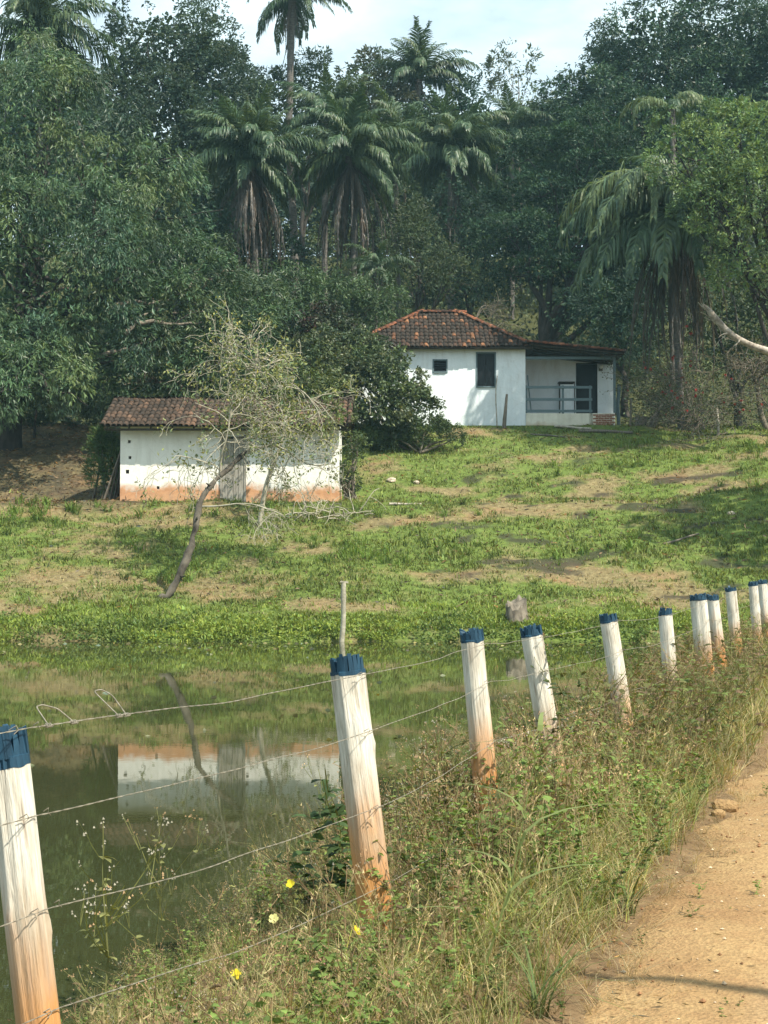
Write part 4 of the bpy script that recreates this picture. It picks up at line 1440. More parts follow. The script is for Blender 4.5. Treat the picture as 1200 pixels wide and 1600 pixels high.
tp = np.array([a for a, _ in tips])
sel = g.random(len(tp)) < np.where(tp[:, 2] > P(400, 690, 40)[2], .22, .09)
q = tp[sel]
q = np.repeat(q, 6, 0) + g.normal(size=(len(q) * 6, 3)) * .10
leaves(mb, q, g.normal(size=q.shape) + [0, 0, -.2], .12 * g.uniform(.7, 1.3, len(q)), .055, g, hsv_jit((.21, .235, .095), len(q), g, .3, .15))
# a few thicker sprays of leaf
for (x, y, n) in ((360, 560, 60), (400, 600, 90), (375, 620, 80), (450, 640, 90), (480, 665, 90), (345, 660, 70), (300, 715, 45), (275, 725, 35), (440, 690, 60), (330, 600, 40), (420, 560, 50)):
    c = P(x, y, 40)
    pos = c + g.normal(size=(n, 3)) * np.array([.28, .3, .22])
    leaves(mb, pos, g.normal(size=(n, 3)) + [0, 0, -.2], .14 * g.uniform(.7, 1.2, n), .065, g, hsv_jit((.20, .23, .085), n, g, .3, .2))
obj('leaves', mb, M['leaf'], t, smooth=False)

g = rng(62)
base = ground(405, 44.4)
t = thing('sapling', 'pale thin-trunked sapling whose leafy crown hides the shed roof end', 'tree', base)
mb = MB()
path = smoothpath([base - [0, 0, .1]] + [P(*a) for a in ((412, 770, 44.4), (420, 745, 44.4), (432, 715, 44.3), (440, 690, 44.2), (446, 660, 44.1))], 14)
tube(mb, path, np.linspace(.085, .045, 14), 7)
for e_ in ((478, 610, 45.0), (515, 640, 45.2), (455, 625, 44.6), (495, 655, 45.0)):
    tube(mb, wiggle(path[-1], P(*e_), 7, .05, g), np.linspace(.04, .012, 7), 5)
tips = []
for j in range(14):
    i = g.integers(5, 14)
    twigs(mb, path[i], unit(g.normal(size=3) + [0, -.2, .3]), g.uniform(.6, 1.2), .018, 2, g, tips, .8, .08, 5, (2, 4), .6, .006)
obj('trunk', mb, M['twig'], t)
mb = MB()
tp = np.array([a for a, _ in tips])
q = np.repeat(tp[g.random(len(tp)) < .30], 5, 0)
q = q + g.normal(size=q.shape) * .08
leaves(mb, q, g.normal(size=q.shape), .12, .05, g, hsv_jit((.13, .16, .05), len(q), g, .3, .2))
make_crown(mb, [lobe(478, 610, 46, 40, 45.0), lobe(514, 640, 28, 24, 45.2), lobe(452, 632, 24, 22, 44.6)], g, clump_r=.34, density=.5, clusters=12, per=5, L=.13, Wd=.06, droop=.25, cols=((.10, .135, .045), (.13, .16, .055), (.085, .12, .045)), gap=.36, fill=.25)
obj('leaves', mb, M['leaf'], t, smooth=False)

# heap of cut brush at the shed corner
g = rng(63)
base = ground(510, 45.6)
t = thing('brush_heap', 'heap of dry cut branches at the near corner of the shed', 'brush', base)
mb = MB()
tips = []
for j in range(34):
    st = base + np.array([g.normal() * .7, g.normal() * .4, g.uniform(0, .2)])
    d = unit(np.array([g.normal() * 1.2, g.normal() * .6, g.uniform(.05, 1.1)]))
    twigs(mb, st, d, g.uniform(.6, 1.4), .02, 1, g, tips, .6, .14, 5, (2, 4), .6, .006)
obj('branches', mb, M['twig'], t)

# grey twiggy tree left of the forked trunk
for (px, Z, hx, hy, seed, lab, big) in ((745, 73, 735, 400, 64, 'bare grey twiggy tree between the palms and the house roof', 1.0), (1205, 60, 1150, 500, 65, 'grey tangle of bare twigs at the right edge above the dead limb', .8)):
    g = rng(seed)
    base = ground(px, Z)
    t = thing('bare_tree', lab, 'tree', base)
    mb = MB()
    tips = []
    h = P(hx, hy, Z)
    tr = wiggle(base - [0, 0, .2], base + (h - base) * .5, 8, .04, g)
    tube(mb, tr, np.linspace(.14, .09, 8), 7)
    for j in range(9):
        twigs(mb, tr[g.integers(4, 8)], unit(g.normal(size=3) * .8 + [0, 0, .7]), 1.7 * big, .05, 3, g, tips, .7, .02, 5, (3, 5), .55, .009)
    obj('trunk', mb, M['bark_grey'], t)
    mb = MB()
    tp = np.array([a for a, _ in tips])
    q = tp[g.random(len(tp)) < .35]
    q = np.repeat(q, 3, 0) + g.normal(size=(len(q) * 3, 3)) * .15
    leaves(mb, q, g.normal(size=q.shape), .13, .05, g, hsv_jit((.085, .085, .05), len(q), g, .3, .2))
    obj('leaves', mb, M['leaf'], t, smooth=False)

# pale dead limb
g = rng(66)
base = ground(1330, 57)
t = thing('dead_tree', 'pale barkless dead limb jutting in from the right edge', 'dead tree', base)
path = smoothpath([base] + [P(*a) for a in ((1320, 600, 57), (1270, 575, 57), (1235, 560, 57), (1200, 549, 57), (1165, 535, 57), (1140, 522, 57), (1120, 500, 57), (1106, 483, 57), (1098, 473, 57))], 30)
mb = MB()
path[6:] += np.cumsum(g.normal(size=(24, 3)) * .010, 0)
tube(mb, path, np.interp(np.linspace(0, 1, 30), [0, .5, .85, 1], [.24, .15, .13, .03]) * (1 + .1 * g.normal(size=30)), 9)
tips = []
for j, i in enumerate((17, 19, 21, 24)):
    twigs(mb, path[i], unit(np.array([-.6, -.2, g.normal() * .5 + .3])), .9, .03, 1, g, tips, .6, .05, 5, (2, 3), .6, .008)
obj('trunk', mb, M['bark_pale'], t)

# ------------------------------------------------------------------ palms
def frond_mesh(name, L, a0, bend, leaf_len, g, col, hang, nleaf=60, curl=1.0, dead=False, wid=.062):
    """rachis leaves the crown along +X at angle a0 and bends down; leaflets on both sides"""
    mb = MB()
    n = 14
    ang = a0 - bend * np.linspace(0, 1, n) ** 1.2
    st = L / (n - 1)
    pts = np.zeros((n, 3))
    side = g.normal() * .12
    for k in range(1, n):
        pts[k] = pts[k - 1] + st * np.array([math.cos(ang[k]), side * k / n * .4, math.sin(ang[k])])
    tube(mb, pts, np.linspace(.040, .010, n), 5, np.array(col) * (1.25 if not dead else .9), cap=False)
    t = np.linspace(.10, 1.0, nleaf)
    c = np.stack([np.interp(t * (n - 1), range(n), pts[:, q]) for q in range(3)], -1)
    tg = unit(np.stack([np.interp(t * (n - 1), range(n), np.gradient(pts[:, q])) for q in range(3)], -1))
    for s in (-1, 1):
        sidev = np.array([0, s, 0])
        ll = leaf_len * (np.sin(np.clip(t * 1.05 + .12, 0, 1) * math.pi) ** .6 * .75 + .3) * g.uniform(.8, 1.15, nleaf)
        fan = g.normal(size=(nleaf, 1)) * .28
        up = np.cross(tg, sidev) * s
        d0 = unit(sidev * (.8 if not dead else .25) + tg * .75 + up * fan + np.array([0, 0, -.25 * hang]))
        d1 = unit(d0 * .6 + np.array([0, 0, -1.0]) * hang + tg * .2)
        d2 = unit(d1 * .5 + np.array([0, 0, -1.0]) * hang * 1.2)
        p0 = c
        p1 = p0 + d0 * ll[:, None] * .38
        p2 = p1 + d1 * ll[:, None] * .34
        p3 = p2 + d2 * ll[:, None] * .28
        w0 = unit(np.cross(d0, up + g.normal(size=(nleaf, 3)) * .3)) * wid * .5
        v = np.stack([p0 - w0 * .5, p0 + w0 * .5, p1 - w0, p1 + w0, p2 - w0 * .8, p2 + w0 * .8, p3], 1).reshape(-1, 3)
        k = np.arange(nleaf)[:, None] * 7
        cc = hsv_jit(col, nleaf, g, .16, .10)
        mb.add(v, np.concatenate([k + [[0, 1, 3, 2]], k + [[2, 3, 5, 4]]]), np.concatenate([cc, cc * 1.05]))
        mb.add(v, k + [[4, 5, 6]], cc * 1.05)
    return mb.mesh(name, M['frond'], smooth=False)

FR = {}
gcol, gcol2, dcol = (.052, .092, .046), (.070, .108, .050), (.088, .078, .066)
for kind, args in dict(up=(3.6, R(80), R(40), .85, .3), rise=(4.3, R(66), R(85), .95, .5), arch=(4.5, R(48), R(95), 1.0, .75), out=(4.3, R(24), R(88), 1.0, .95), low=(3.9, R(-2), R(72), .95, 1.0)).items():
    FR[kind] = [frond_mesh('frond', args[0], args[1], args[2], args[3], rng(hash_ + 70), gcol if hash_ == 0 else gcol2, args[4]) for hash_ in (0, 1)]
FR['dead'] = [frond_mesh('dead_frond', 4.8, R((-42, -58, -66)[q]), R((46, 30, 22)[q]), (.5, .62, .4)[q], rng(80 + q), (dcol, (.105, .080, .060), (.074, .070, .062))[q], .9, 44, dead=True, wid=.034) for q in (0, 1, 2)]
FR['spear'] = [frond_mesh('spear_leaf', 3.4, R(89), R(6), .32, rng(85), gcol2, .05, 26, dead=True, wid=.05)]
FR['droop'] = [frond_mesh('frond', 6.0, R(50), R(140), 1.15, rng(86 + q), (.11, .15, .06) if q else (.085, .125, .055), .95, 90, wid=.065) for q in (0, 1)]

def palm(label, px, py, Z, sc, seed, kinds, ndead, trunk_r=.20, base_px=None, spear=False, dead_sc=1.0, group='palms on the wooded slope', aim=None):
    g = rng(seed)
    top = P(px, py, Z)
    base = ground(base_px if base_px is not None else px, Z)
    t = thing('palm_tree', label, 'palm', base, group)
    mb = MB()
    n = 40
    tr = wiggle(base - [0, 0, .3], top, n, .008, g)
    rad = np.linspace(trunk_r * 1.15, trunk_r * .85, n) * (1 + .07 * np.sin(np.arange(n) * 2.4)) 
    rad[-4:] *= 1.25
    tube(mb, tr, rad, 10)
    for q in range(26):                                   # old leaf bases under the crown
        k = g.uniform(0, 6.28)
        z = -g.uniform(.0, .9) * sc
        d = np.array([math.cos(k), math.sin(k), .6])
        tube(mb, [top + [0, 0, z], top + [0, 0, z] + d * .28 * sc], [.07 * sc, .03 * sc], 5)
    obj('trunk', mb, M['palm_bark'], t)
    az = g.uniform(0, 6.28)
    for kind, cnt in kinds:
        for q in range(cnt):
            az += 2.399 + g.normal() * .25
            a = az
            me = FR[kind][g.integers(0, len(FR[kind]))]
            place('frond', me, t, top + [0, 0, .1 * sc], Euler((g.normal() * .12, g.normal() * .10, a)), sc * g.uniform(.85, 1.1))
    if aim:
        for kind, a, s in aim:
            me = FR[kind][g.integers(0, len(FR[kind]))]
            place('frond', me, t, top + [0, 0, .1 * sc], Euler((0, 0, R(a))), s)
    for q in range(ndead):
        az += 2.399 + g.normal() * .3
        place('dead_frond', FR['dead'][q % 3], t, top + [0, 0, -.25 * sc], Euler((g.normal() * .08, g.normal() * .10 + .12, az)), sc * dead_sc * g.uniform(.7, 1.15))
    if spear:
        place('spear_leaf', FR['spear'][0], t, top + [0, 0, .2], Euler((g.normal() * .03, g.normal() * .03, g.uniform(0, 6))), sc * 1.1)
    return t

std = [('up', 8), ('rise', 12), ('arch', 11), ('out', 9), ('low', 7)]
palm('palm with a long brown skirt of dead fronds, nearest the mango', 392, 254, 71, 1.02, 201, std, 54, .2, spear=True, dead_sc=1.12)
palm('palm with a grey skirt of dead fronds left of the house', 548, 248, 73, 1.0, 202, [('up', 6), ('rise', 9), ('arch', 13), ('out', 8), ('low', 9)], 40, .2, spear=True, dead_sc=1.12)
palm('tallest palm, its bare trunk rising into the sky', 457, -4, 88, 1.0, 203, [('up', 4), ('rise', 6), ('arch', 7), ('out', 7), ('low', 6)], 14, .24, dead_sc=.75)
palm('feathery palm standing clear on the skyline at the middle', 655, 125, 96, 1.05, 204, [('up', 6), ('rise', 9), ('arch', 8), ('out', 6)], 2, .2)
palm('broad palm above the bare grey tree', 705, 245, 83, 1.1, 205, std, 6, .2)
palm('thin palm half hidden beside the dark dome tree', 800, 205, 92, .85, 206, [('up', 3), ('rise', 5), ('arch', 6), ('out', 6), ('low', 3)], 2, .18)
palm('big palm in the top corner above the mango', 62, 62, 74, 1.25, 207, [('up', 4), ('rise', 7), ('arch', 9), ('out', 9), ('low', 5)], 5, .22)
palm('low young palm at the foot of the grey-skirted palm', 588, 418, 69, .48, 208, [('rise', 4), ('arch', 6), ('out', 6), ('low', 4)], 4, .12)
palm('palm half hidden behind the tallest palm trunk', 508, 190, 84, 1.05, 209, [('up', 4), ('rise', 6), ('arch', 7), ('out', 6), ('low', 3)], 3, .18, spear=True)
palm('palm with hanging fronds behind the feathery one', 622, 225, 88, 1.05, 210, [('up', 2), ('rise', 5), ('arch', 7), ('out', 7), ('low', 4)], 4, .18)
palm('great drooping palm beside the porch', 1058, 325, 60.5, 1.0, 211, [('rise', 3), ('arch', 5), ('droop', 6), ('out', 6), ('low', 8)], 34, .15, 1066, dead_sc=1.35,
     aim=[('droop', 186, 1.2), ('droop', 200, 1.1), ('droop', 214, 1.2), ('droop', 232, 1.15), ('droop', 250, 1.1), ('droop', 268, 1.15), ('droop', 285, 1.1), ('droop', 170, 1.1), ('droop', 305, 1.1), ('low', 190, 1.6), ('low', 205, 1.75), ('low', 220, 1.8), ('low', 236, 1.7), ('low', 252, 1.85), ('low', 268, 1.7), ('low', 283, 1.8), ('low', 300, 1.6), ('out', 195, 1.5), ('out', 225, 1.6), ('out', 260, 1.6)])
palm('slim palm crown emerging above the light green tree', 1050, 172, 72, .62, 212, [('droop', 5), ('out', 3)], 0, .14)

# ------------------------------------------------------------------ bushes by the house
def bush(name, label, px, Z, lobes, seed, cols, stems=12, leaf='leaf', **kw):
    g = rng(seed)
    base = ground(px, Z)
    t = thing(name, label, 'bush', base)
    mb = MB()
    for q in range(stems):
        c, r = lobes[q % len(lobes)]
        e = c + unit(g.normal(size=3)) * r * .7
        tube(mb, wiggle(base + g.normal(size=3) * [.25, .2, 0], e, 7, .06, g), np.linspace(.06, .012, 7), 5)
    obj('stems', mb, M['bark_grey'], t)
    mb = MB()
    make_crown(mb, lobes, g, cols=cols, **kw)
    obj('foliage', mb, M[leaf], t, smooth=False)
    return t, base

bush('leafy_bush', 'large glossy green bush hiding the left end of the house', 625, 58.0,
     [lobe(535, 568, 62, 44, 57.5), lobe(607, 600, 50, 46, 57), lobe(490, 585, 55, 50, 57), lobe(595, 645, 70, 36, 56.5), lobe(655, 648, 26, 30, 57), lobe(540, 620, 50, 50, 56.5)], 31,
     ((.075, .105, .042), (.09, .12, .05), (.105, .125, .06), (.06, .09, .042)), 16, 'leaf_gloss', clump_r=.55, density=.8, clusters=22, per=6, L=.17, Wd=.10, droop=.25, gap=.24, fill=.5)
bush('purple_bush', 'dark purple-leaved bush top behind the glossy bush', 520, 60.0,
     [lobe(500, 518, 44, 26, 59.5), lobe(540, 525, 26, 18, 60), lobe(525, 560, 48, 34, 60)], 32,
     ((.060, .018, .018), (.045, .030, .020), (.035, .045, .022), (.04, .06, .028)), 8, 'leaf_gloss', clump_r=.5, density=.75, clusters=20, per=6, L=.15, Wd=.09, droop=.25, gap=.28, fill=.4)
bush('low_bush', 'low soft green bush at the foot of the glossy bush', 655, 56.5,
     [lobe(655, 675, 48, 18, 56.5), lobe(600, 683, 40, 14, 56.3), lobe(700, 680, 22, 10, 56.5)], 33, ((.055, .085, .03), (.065, .1, .035)), 8, 'leaf', clump_r=.32, density=.8, clusters=18, per=6, L=.12, Wd=.04, droop=.1, gap=.2)
bush('low_bush', 'scraggly bush at the shed end under the tree', 548, 49.0,
     [lobe(548, 700, 20, 28, 49), lobe(540, 735, 18, 25, 48.7)], 34, ((.07, .10, .035), (.06, .09, .035)), 8, 'leaf', clump_r=.3, density=.6, clusters=14, per=5, L=.12, Wd=.05, droop=.1, gap=.3)
bush('low_bush', 'spiky green clump beside the leaning boards', 168, 48.6,
     [lobe(166, 735, 16, 30, 48.6), lobe(160, 700, 12, 22, 48.8)], 35, ((.06, .11, .03), (.08, .12, .035)), 6, 'leaf', clump_r=.28, density=.7, clusters=16, per=6, L=.28, Wd=.04, droop=-.2, gap=.2)
bush('leafy_bush', 'rounded tangled bush in shade beyond the lawn at the left', 120, 62.0,
     [lobe(120, 650, 80, 35, 62), lobe(50, 640, 60, 40, 62), lobe(30, 670, 50, 20, 61)], 36, ((.05, .075, .032), (.06, .085, .04)), 8, 'leaf', clump_r=.5, density=.6, clusters=18, per=6, L=.2, Wd=.06, droop=.2, gap=.35)

g = rng(67)
base = ground(1090, 60.2)
t = thing('flowering_bush', 'twiggy bush dotted with red flowers beneath the drooping palm', 'bush', base)
mb = MB()
tips = []
for j in range(42):
    d = unit(np.array([g.normal() * .75, g.normal() * .6, 1.0]))
    twigs(mb, base + g.normal(size=3) * [.25, .2, 0], d, g.uniform(2.0, 2.9), .024, 2, g, tips, .5, .06, 6, (3, 6), .55, .008)
obj('stems', mb, M['bark_grey'], t)
tp = np.array([a for a, _ in tips])
mb = MB()
q = np.repeat(tp[g.random(len(tp)) < .9], 3, 0)
q = q + g.normal(size=q.shape) * .07
leaves(mb, q, g.normal(size=q.shape), .10, .05, g, hsv_jit((.075, .095, .045), len(q), g, .3, .15))
obj('foliage', mb, M['leaf'], t, smooth=False)
outer = tp[(tp[:, 1] < base[1] - .1) & (tp[:, 2] > base[2] + .6)]
fm = MB()
fq = np.zeros((16, 3))
leaves(fm, fq, unit(rng(1).normal(size=(16, 3))), .085, .07, rng(3), hsv_jit((.36, .055, .05), 16, rng(2), .3, .08))
fm = fm.mesh('flower', M['leaf'], smooth=False)
for q in g.choice(len(outer), 46, replace=False):
    place('flower', fm, t, outer[q], Euler(g.uniform(0, 6, 3)), g.uniform(.55, 1.15))

# ------------------------------------------------------------------ undergrowth that closes the wood
g = rng(90)
mb = MB()
nu = 760
ux, uy = g.uniform(-36, 38, nu), g.uniform(66, 118, nu) ** 1.0
keep = ~((ux > -3) & (ux < 13) & (uy < 71.5))
ux, uy = ux[keep], uy[keep]
uz = terrain(ux, uy)
lob = []
for x, y, z in zip(ux, uy, uz):
    r = g.uniform(.9, 2.7) * (1 if y > 72 else .7)
    lob.append((np.array([x, y, z + r * .5]), np.array([r * 1.2, r, r])))
for c, r in lob:
    n = int((48 + 34 * r[1]) * (.8 if c[1] > 80 else 1.5))
    d = unit(g.normal(size=(n, 3)) + [0, -.3, .4])
    pos = c + d * r * g.uniform(.6, 1.05, (n, 1))
    base = np.array(((.045, .068, .030), (.06, .085, .034), (.085, .10, .04), (.038, .06, .032))[g.integers(0, 4)])
    leaves(mb, pos, d * .5 + g.normal(size=(n, 3)) * .6 + [0, 0, -.2], (.40 if c[1] > 80 else .26) * g.uniform(.6, 1.2, n), .16 if c[1] > 80 else .10, g, hsv_jit(base * 1.25, n, g, .25, .12))
tag(obj('undergrowth', mb, M['leaf'], smooth=False), 'dense green undergrowth covering the hillside behind the house', 'undergrowth', kind='stuff')

# ------------------------------------------------------------------ roadside trees beyond the right edge of the view
g = rng(95)
base = np.array([20.5, 38.0, float(terrain(20.5, 38.0))])
tree('roadside_tree', 'tall tree across the road that shades the right of the slope', base,
     [(base + [-.5, .5, 12.5], np.array([4.6, 4.2, 3.2])), (base + [2, 2, 10], np.array([3.5, 3.5, 2.6])), (base + [-1, 4.5, 11], np.array([3.6, 3.2, 2.6]))], 96, .35, clump_r=1.1, density=.34, clusters=13, per=5, L=.42, Wd=.2, droop=.2, cols=MANGO, gap=.32, backness=1.0, fill=.2)
base = np.array([8.2, 0.9, float(terrain(8.2, .9))])
t = thing('roadside_tree', 'bare roadside tree whose limb throws a shadow across the road', 'tree', base)
mb = MB()
tr = wiggle(base - [0, 0, .3], base + [0.1, 0, 5.4], 9, .02, g)
tube(mb, tr, np.linspace(.2, .13, 9), 9)
lim = smoothpath([base + [0.1, 0, 5.3], (7.0, 1.75, 5.5), (5.9, 2.3, 5.35), (4.9, 2.75, 5.3), (3.9, 3.25, 5.2)], 12)
tube(mb, lim, np.linspace(.10, .035, 12), 7)
tips = []
for q in range(6):
    twigs(mb, tr[-1], unit(np.array([.6 + g.random(), g.normal() * .5 - .5, .8])), 1.6, .05, 2, g, tips, .6, .0, 5, (2, 4), .6, .008)
obj('trunk', mb, M['bark_grey'], t)
# ------------------------------------------------------------------ grass on the far bank
def blade_strip(base, d, L, w, curve, nseg, g):
    """a tapering blade that leans along d (unit, horizontal) and curves over"""
    t = np.linspace(0, 1, nseg + 1)
    lean = curve
    x = L * (lean * t ** 1.8)
    z = L * (t - .45 * lean * t ** 2.2)
    c = base + d[None] * x[:, None] + np.array([0, 0, 1.0]) * z[:, None]
    s = np.array([-d[1], d[0], 0])
    ww = w * .5 * (1 - t ** 1.5 * .9)
    ww[-1] = 0
    tw = g.normal() * .5
    sv = s * math.cos(tw) + d * math.sin(tw)
    v, f3, f4 = [], [], []
    for k in range(nseg):
        v += [c[k] - sv * ww[k], c[k] + sv * ww[k]]
        if k < nseg - 1:
            f4.append([2 * k, 2 * k + 1, 2 * k + 3, 2 * k + 2])
    v.append(c[-1])
    f3.append([2 * nseg - 2, 2 * nseg - 1, 2 * nseg])
    return np.array(v), f4, f3

class Tpl:
    """a plant template: vertices, quads, triangles, a colour for each face"""
    def __init__(s):
        s.v, s.q, s.t, s.qc, s.tc, s.n = [], [], [], [], [], 0
    def add(s, v, q, t, col):
        s.v.append(np.asarray(v, float))
        if len(q):
            s.q.append(np.asarray(q) + s.n)
            s.qc += [col] * len(q)
        if len(t):
            s.t.append(np.asarray(t) + s.n)
            s.tc += [col] * len(t)
        s.n += len(v)
    def done(s):
        s.v = np.concatenate(s.v)
        s.q = np.concatenate(s.q) if s.q else np.zeros((0, 4), int)
        s.t = np.concatenate(s.t) if s.t else np.zeros((0, 3), int)
        s.qc, s.tc = np.array(s.qc).reshape(-1, 3), np.array(s.tc).reshape(-1, 3)
        return s

def scatter(mb, tpl, pos, yaw, sc, tint, lean=None):
    n = len(pos)
    if n == 0:
        return
    c, s_ = np.cos(yaw), np.sin(yaw)
    v = tpl.v[None] * np.asarray(sc).reshape(n, -1, 1 if np.ndim(sc) == 1 else 3) if np.ndim(sc) == 1 else tpl.v[None] * sc[:, None]
    x = v[..., 0] * c[:, None] - v[..., 1] * s_[:, None]
    y = v[..., 0] * s_[:, None] + v[..., 1] * c[:, None]
    V = np.stack([x, y, v[..., 2]], -1)
    if lean is not None:
        V[..., :2] += lean[:, None, :] * V[..., 2:3]
    V = V + pos[:, None]
    m = len(tpl.v)
    off = (np.arange(n) * m)[:, None, None]
    base = mb.n
    mb.v.append(V.reshape(-1, 3))
    mb.n += n * m
    for f, fc in ((tpl.q, tpl.qc), (tpl.t, tpl.tc)):
        if len(f) == 0:
            continue
        mb.f.append((f[None] + off).reshape(-1, f.shape[1]) + base)
        mb.c.append(np.clip((fc[None] * tint[:, None]).reshape(-1, 3), .003, .9))
        mb.m.append(np.zeros(n * len(f), int))

def tuft(seed, nb, h, w, spread, curve, nseg=2, colj=.15, r=.05):
    g = rng(seed)
    t = Tpl()
    for k in range(nb):
        a = g.uniform(0, 6.28)
        d = np.array([math.cos(a), math.sin(a), 0])
        b = np.array([g.normal() * r, g.normal() * r, -.03])
        v, q4, t3 = blade_strip(b, d, h * g.uniform(.55, 1.15), w * g.uniform(.7, 1.2), curve * g.uniform(.4, 1.3), nseg, g)
        k1 = 1 + g.normal() * colj
        wv = g.normal() * .08
        t.add(v, q4, t3, (k1 * (1 + wv), k1, k1 * (1 - wv)))
    return t.done()

g = rng(400)
TU = [tuft(410 + k, 8, .19, .036, .05, .7, 2, r=.09) for k in range(6)]
TS = [tuft(415 + k, 6, .20, .022, .05, 1.1, 2, r=.12) for k in range(4)]
TL = [tuft(420 + k, 22, .62, .034, .05, .8, 3, r=.09) for k in range(3)]
n = 31000
by = 35.6 + (61.5 - 35.6) * g.random(n) ** 1.25
bx = g.uniform(-1, 1, n) * (.285 * by + 1.2)
gr = grassy(bx, by)
keepp = g.random(n) < np.clip(gr * .7 + .5, .5, 1.0)
# bare swept ground: under the mango, behind the shed, round the house
shade = sstep(-6.5, -9, bx) * sstep(46, 49, by)
keepp &= g.random(n) > shade * .75
keepp &= ~((bx > sx0 - .1) & (bx < sx1 + .1) & (by > SZ - .15) & (by < SZ + 3.8))
keepp &= ~((bx > hx0 - .3) & (by > HZ - .8)) & ~((bx > hx1 - 1.5) & (bx < 11.5) & (by > HZ - 2.2) & (g.random(n) < .65))
keepp &= fence_s(bx, by) > .3
keepp &= g.random(n) > burnt_and_shade(bx, by) * .8
bx, by, gr = bx[keepp], by[keepp], gr[keepp]
bz = terrain(bx, by)
n = len(bx)
isg = g.random(n) < np.clip(gr * .80 + .12, .12, .86)
near_shore = by < 37.6 + vnoise(np.stack([bx, by], -1), .8, 3)
col = np.where(isg[:, None], np.array([.150, .188, .053]), np.array([.32, .27, .14]))
col = np.where((isg & near_shore)[:, None], np.array([.185, .24, .052]), col)
col = col * (1 + g.normal(size=(n, 1)) * .25) * (1 + (fbm(np.stack([bx, by], -1), 1.3, 55, 2)[:, None] - .5) * .7)
mb = MB()
which = g.integers(0, 6, n)
scl = np.where(isg, g.uniform(.55, 1.25, n), g.uniform(.35, .8, n)) * (1 + .5 * (vnoise(np.stack([bx, by], -1), 1.1, 66) - .5))
for k in range(4):
    s = (which % 4 == k) & ~isg
    scatter(mb, TS[k], np.stack([bx, by, bz], -1)[s], g.uniform(0, 6.28, s.sum()), scl[s] * 1.3, col[s])
for k in range(6):
    s = (which == k) & isg
    scatter(mb, TU[k], np.stack([bx, by, bz], -1)[s], g.uniform(0, 6.28, s.sum()), scl[s], col[s])
tag(obj('pasture_grass', mb, M['grass'], smooth=False), 'short patchy green and straw grass over the far bank', 'grass', kind='stuff')

# taller tussocks one can pick out
mb = MB()
g = rng(430)
tx, ty = [], []
for cx, cyy, cnt, sx_, sy_ in ((25, 822, 26, 1.3, .8), (480, 855, 10, .5, .4), (575, 862, 12, .5, .4), (610, 880, 5, .3, .3), (330, 880, 10, 1.5, .5), (210, 905, 10, 1.2, .5), (700, 870, 8, 1.0, .5), (380, 800, 16, 1.8, .5), (130, 800, 18, 2.0, .5), (960, 700, 10, 1.5, .4), (900, 740, 10, 2, .5), (1130, 720, 12, 1.5, .7), (1185, 700, 8, .5, .5), (1170, 760, 10, .9, .8), (700, 800, 10, 2.2, .8), (980, 860, 10, 1.5, .5)):
    Zs = np.linspace(35.6, 61, 300)
    pyv = [885 - (float(terrain((cx - 600) / FPX * q, q)) - CAMZ) / q * FPX for q in Zs]
    Zc = Zs[int(np.argmin(np.abs(np.array(pyv) - cyy)))]
    tx.append((cx - 600) / FPX * Zc + g.normal(size=cnt) * sx_)
    ty.append(Zc + g.normal(size=cnt) * sy_)
tx, ty = np.concatenate(tx), np.concatenate(ty)
ok = (ty < HZ - .6) & (ty > 36) & ~((tx > sx0 - .3) & (tx < sx1 + .3) & (ty > SZ - .3) & (ty < SZ + 4))
tx, ty = tx[ok], ty[ok]
n = len(tx)
for k in range(3):
    s = np.arange(n) % 3 == k
    scatter(mb, TL[k], np.stack([tx, ty, terrain(tx, ty)], -1)[s], g.uniform(0, 6.28, s.sum()), g.uniform(.5, 1.05, s.sum()), np.array([.13, .195, .042]) * (1 + g.normal(size=(s.sum(), 1)) * .2))
tag(obj('tussock_grass', mb, M['grass'], smooth=False), 'taller bright tussocks of grass dotted over the far bank', 'grass', kind='stuff')

# leafy bright fringe along the far waterline
mb = MB()
g = rng(440)
n = 4200
fxs = g.uniform(-12, 12.5, n)
fys = g.uniform(34.6, 38.2, n)
fz_ = terrain(fxs, fys)
ok = (fence_s(fxs, fys) > .4) & (fz_ > -.06) & (g.random(n) < np.interp(fz_, [-.06, .05, .3, .6], [.9, 1, .55, .0]))
fxs, fys = fxs[ok], fys[ok]
dens = vnoise(np.stack([fxs, fys * .3], -1), .7, 5)
for x, y, dn_ in zip(fxs, fys, dens):
    m_ = int(12 + 18 * dn_)
    c = np.array([x, y, float(terrain(x, y))])
    h = .04 + .12 * dn_ * math.exp(-max(c[2], 0) * 1.5)
    pos = c + np.stack([g.normal(size=m_) * .13, g.normal(size=m_) * .10, g.random(m_) * h], -1)
    leaves(mb, pos, g.normal(size=(m_, 3)) + [0, -.2, .7], .11 * g.uniform(.6, 1.2, m_), .055, g, hsv_jit((.19, .25, .045) if dn_ > .5 else (.12, .17, .038), m_, g, .2, .12))
tag(obj('waterside_plants', mb, M['leaf'], smooth=False), 'bright leafy fringe of plants along the far waterline', 'plants', kind='stuff')

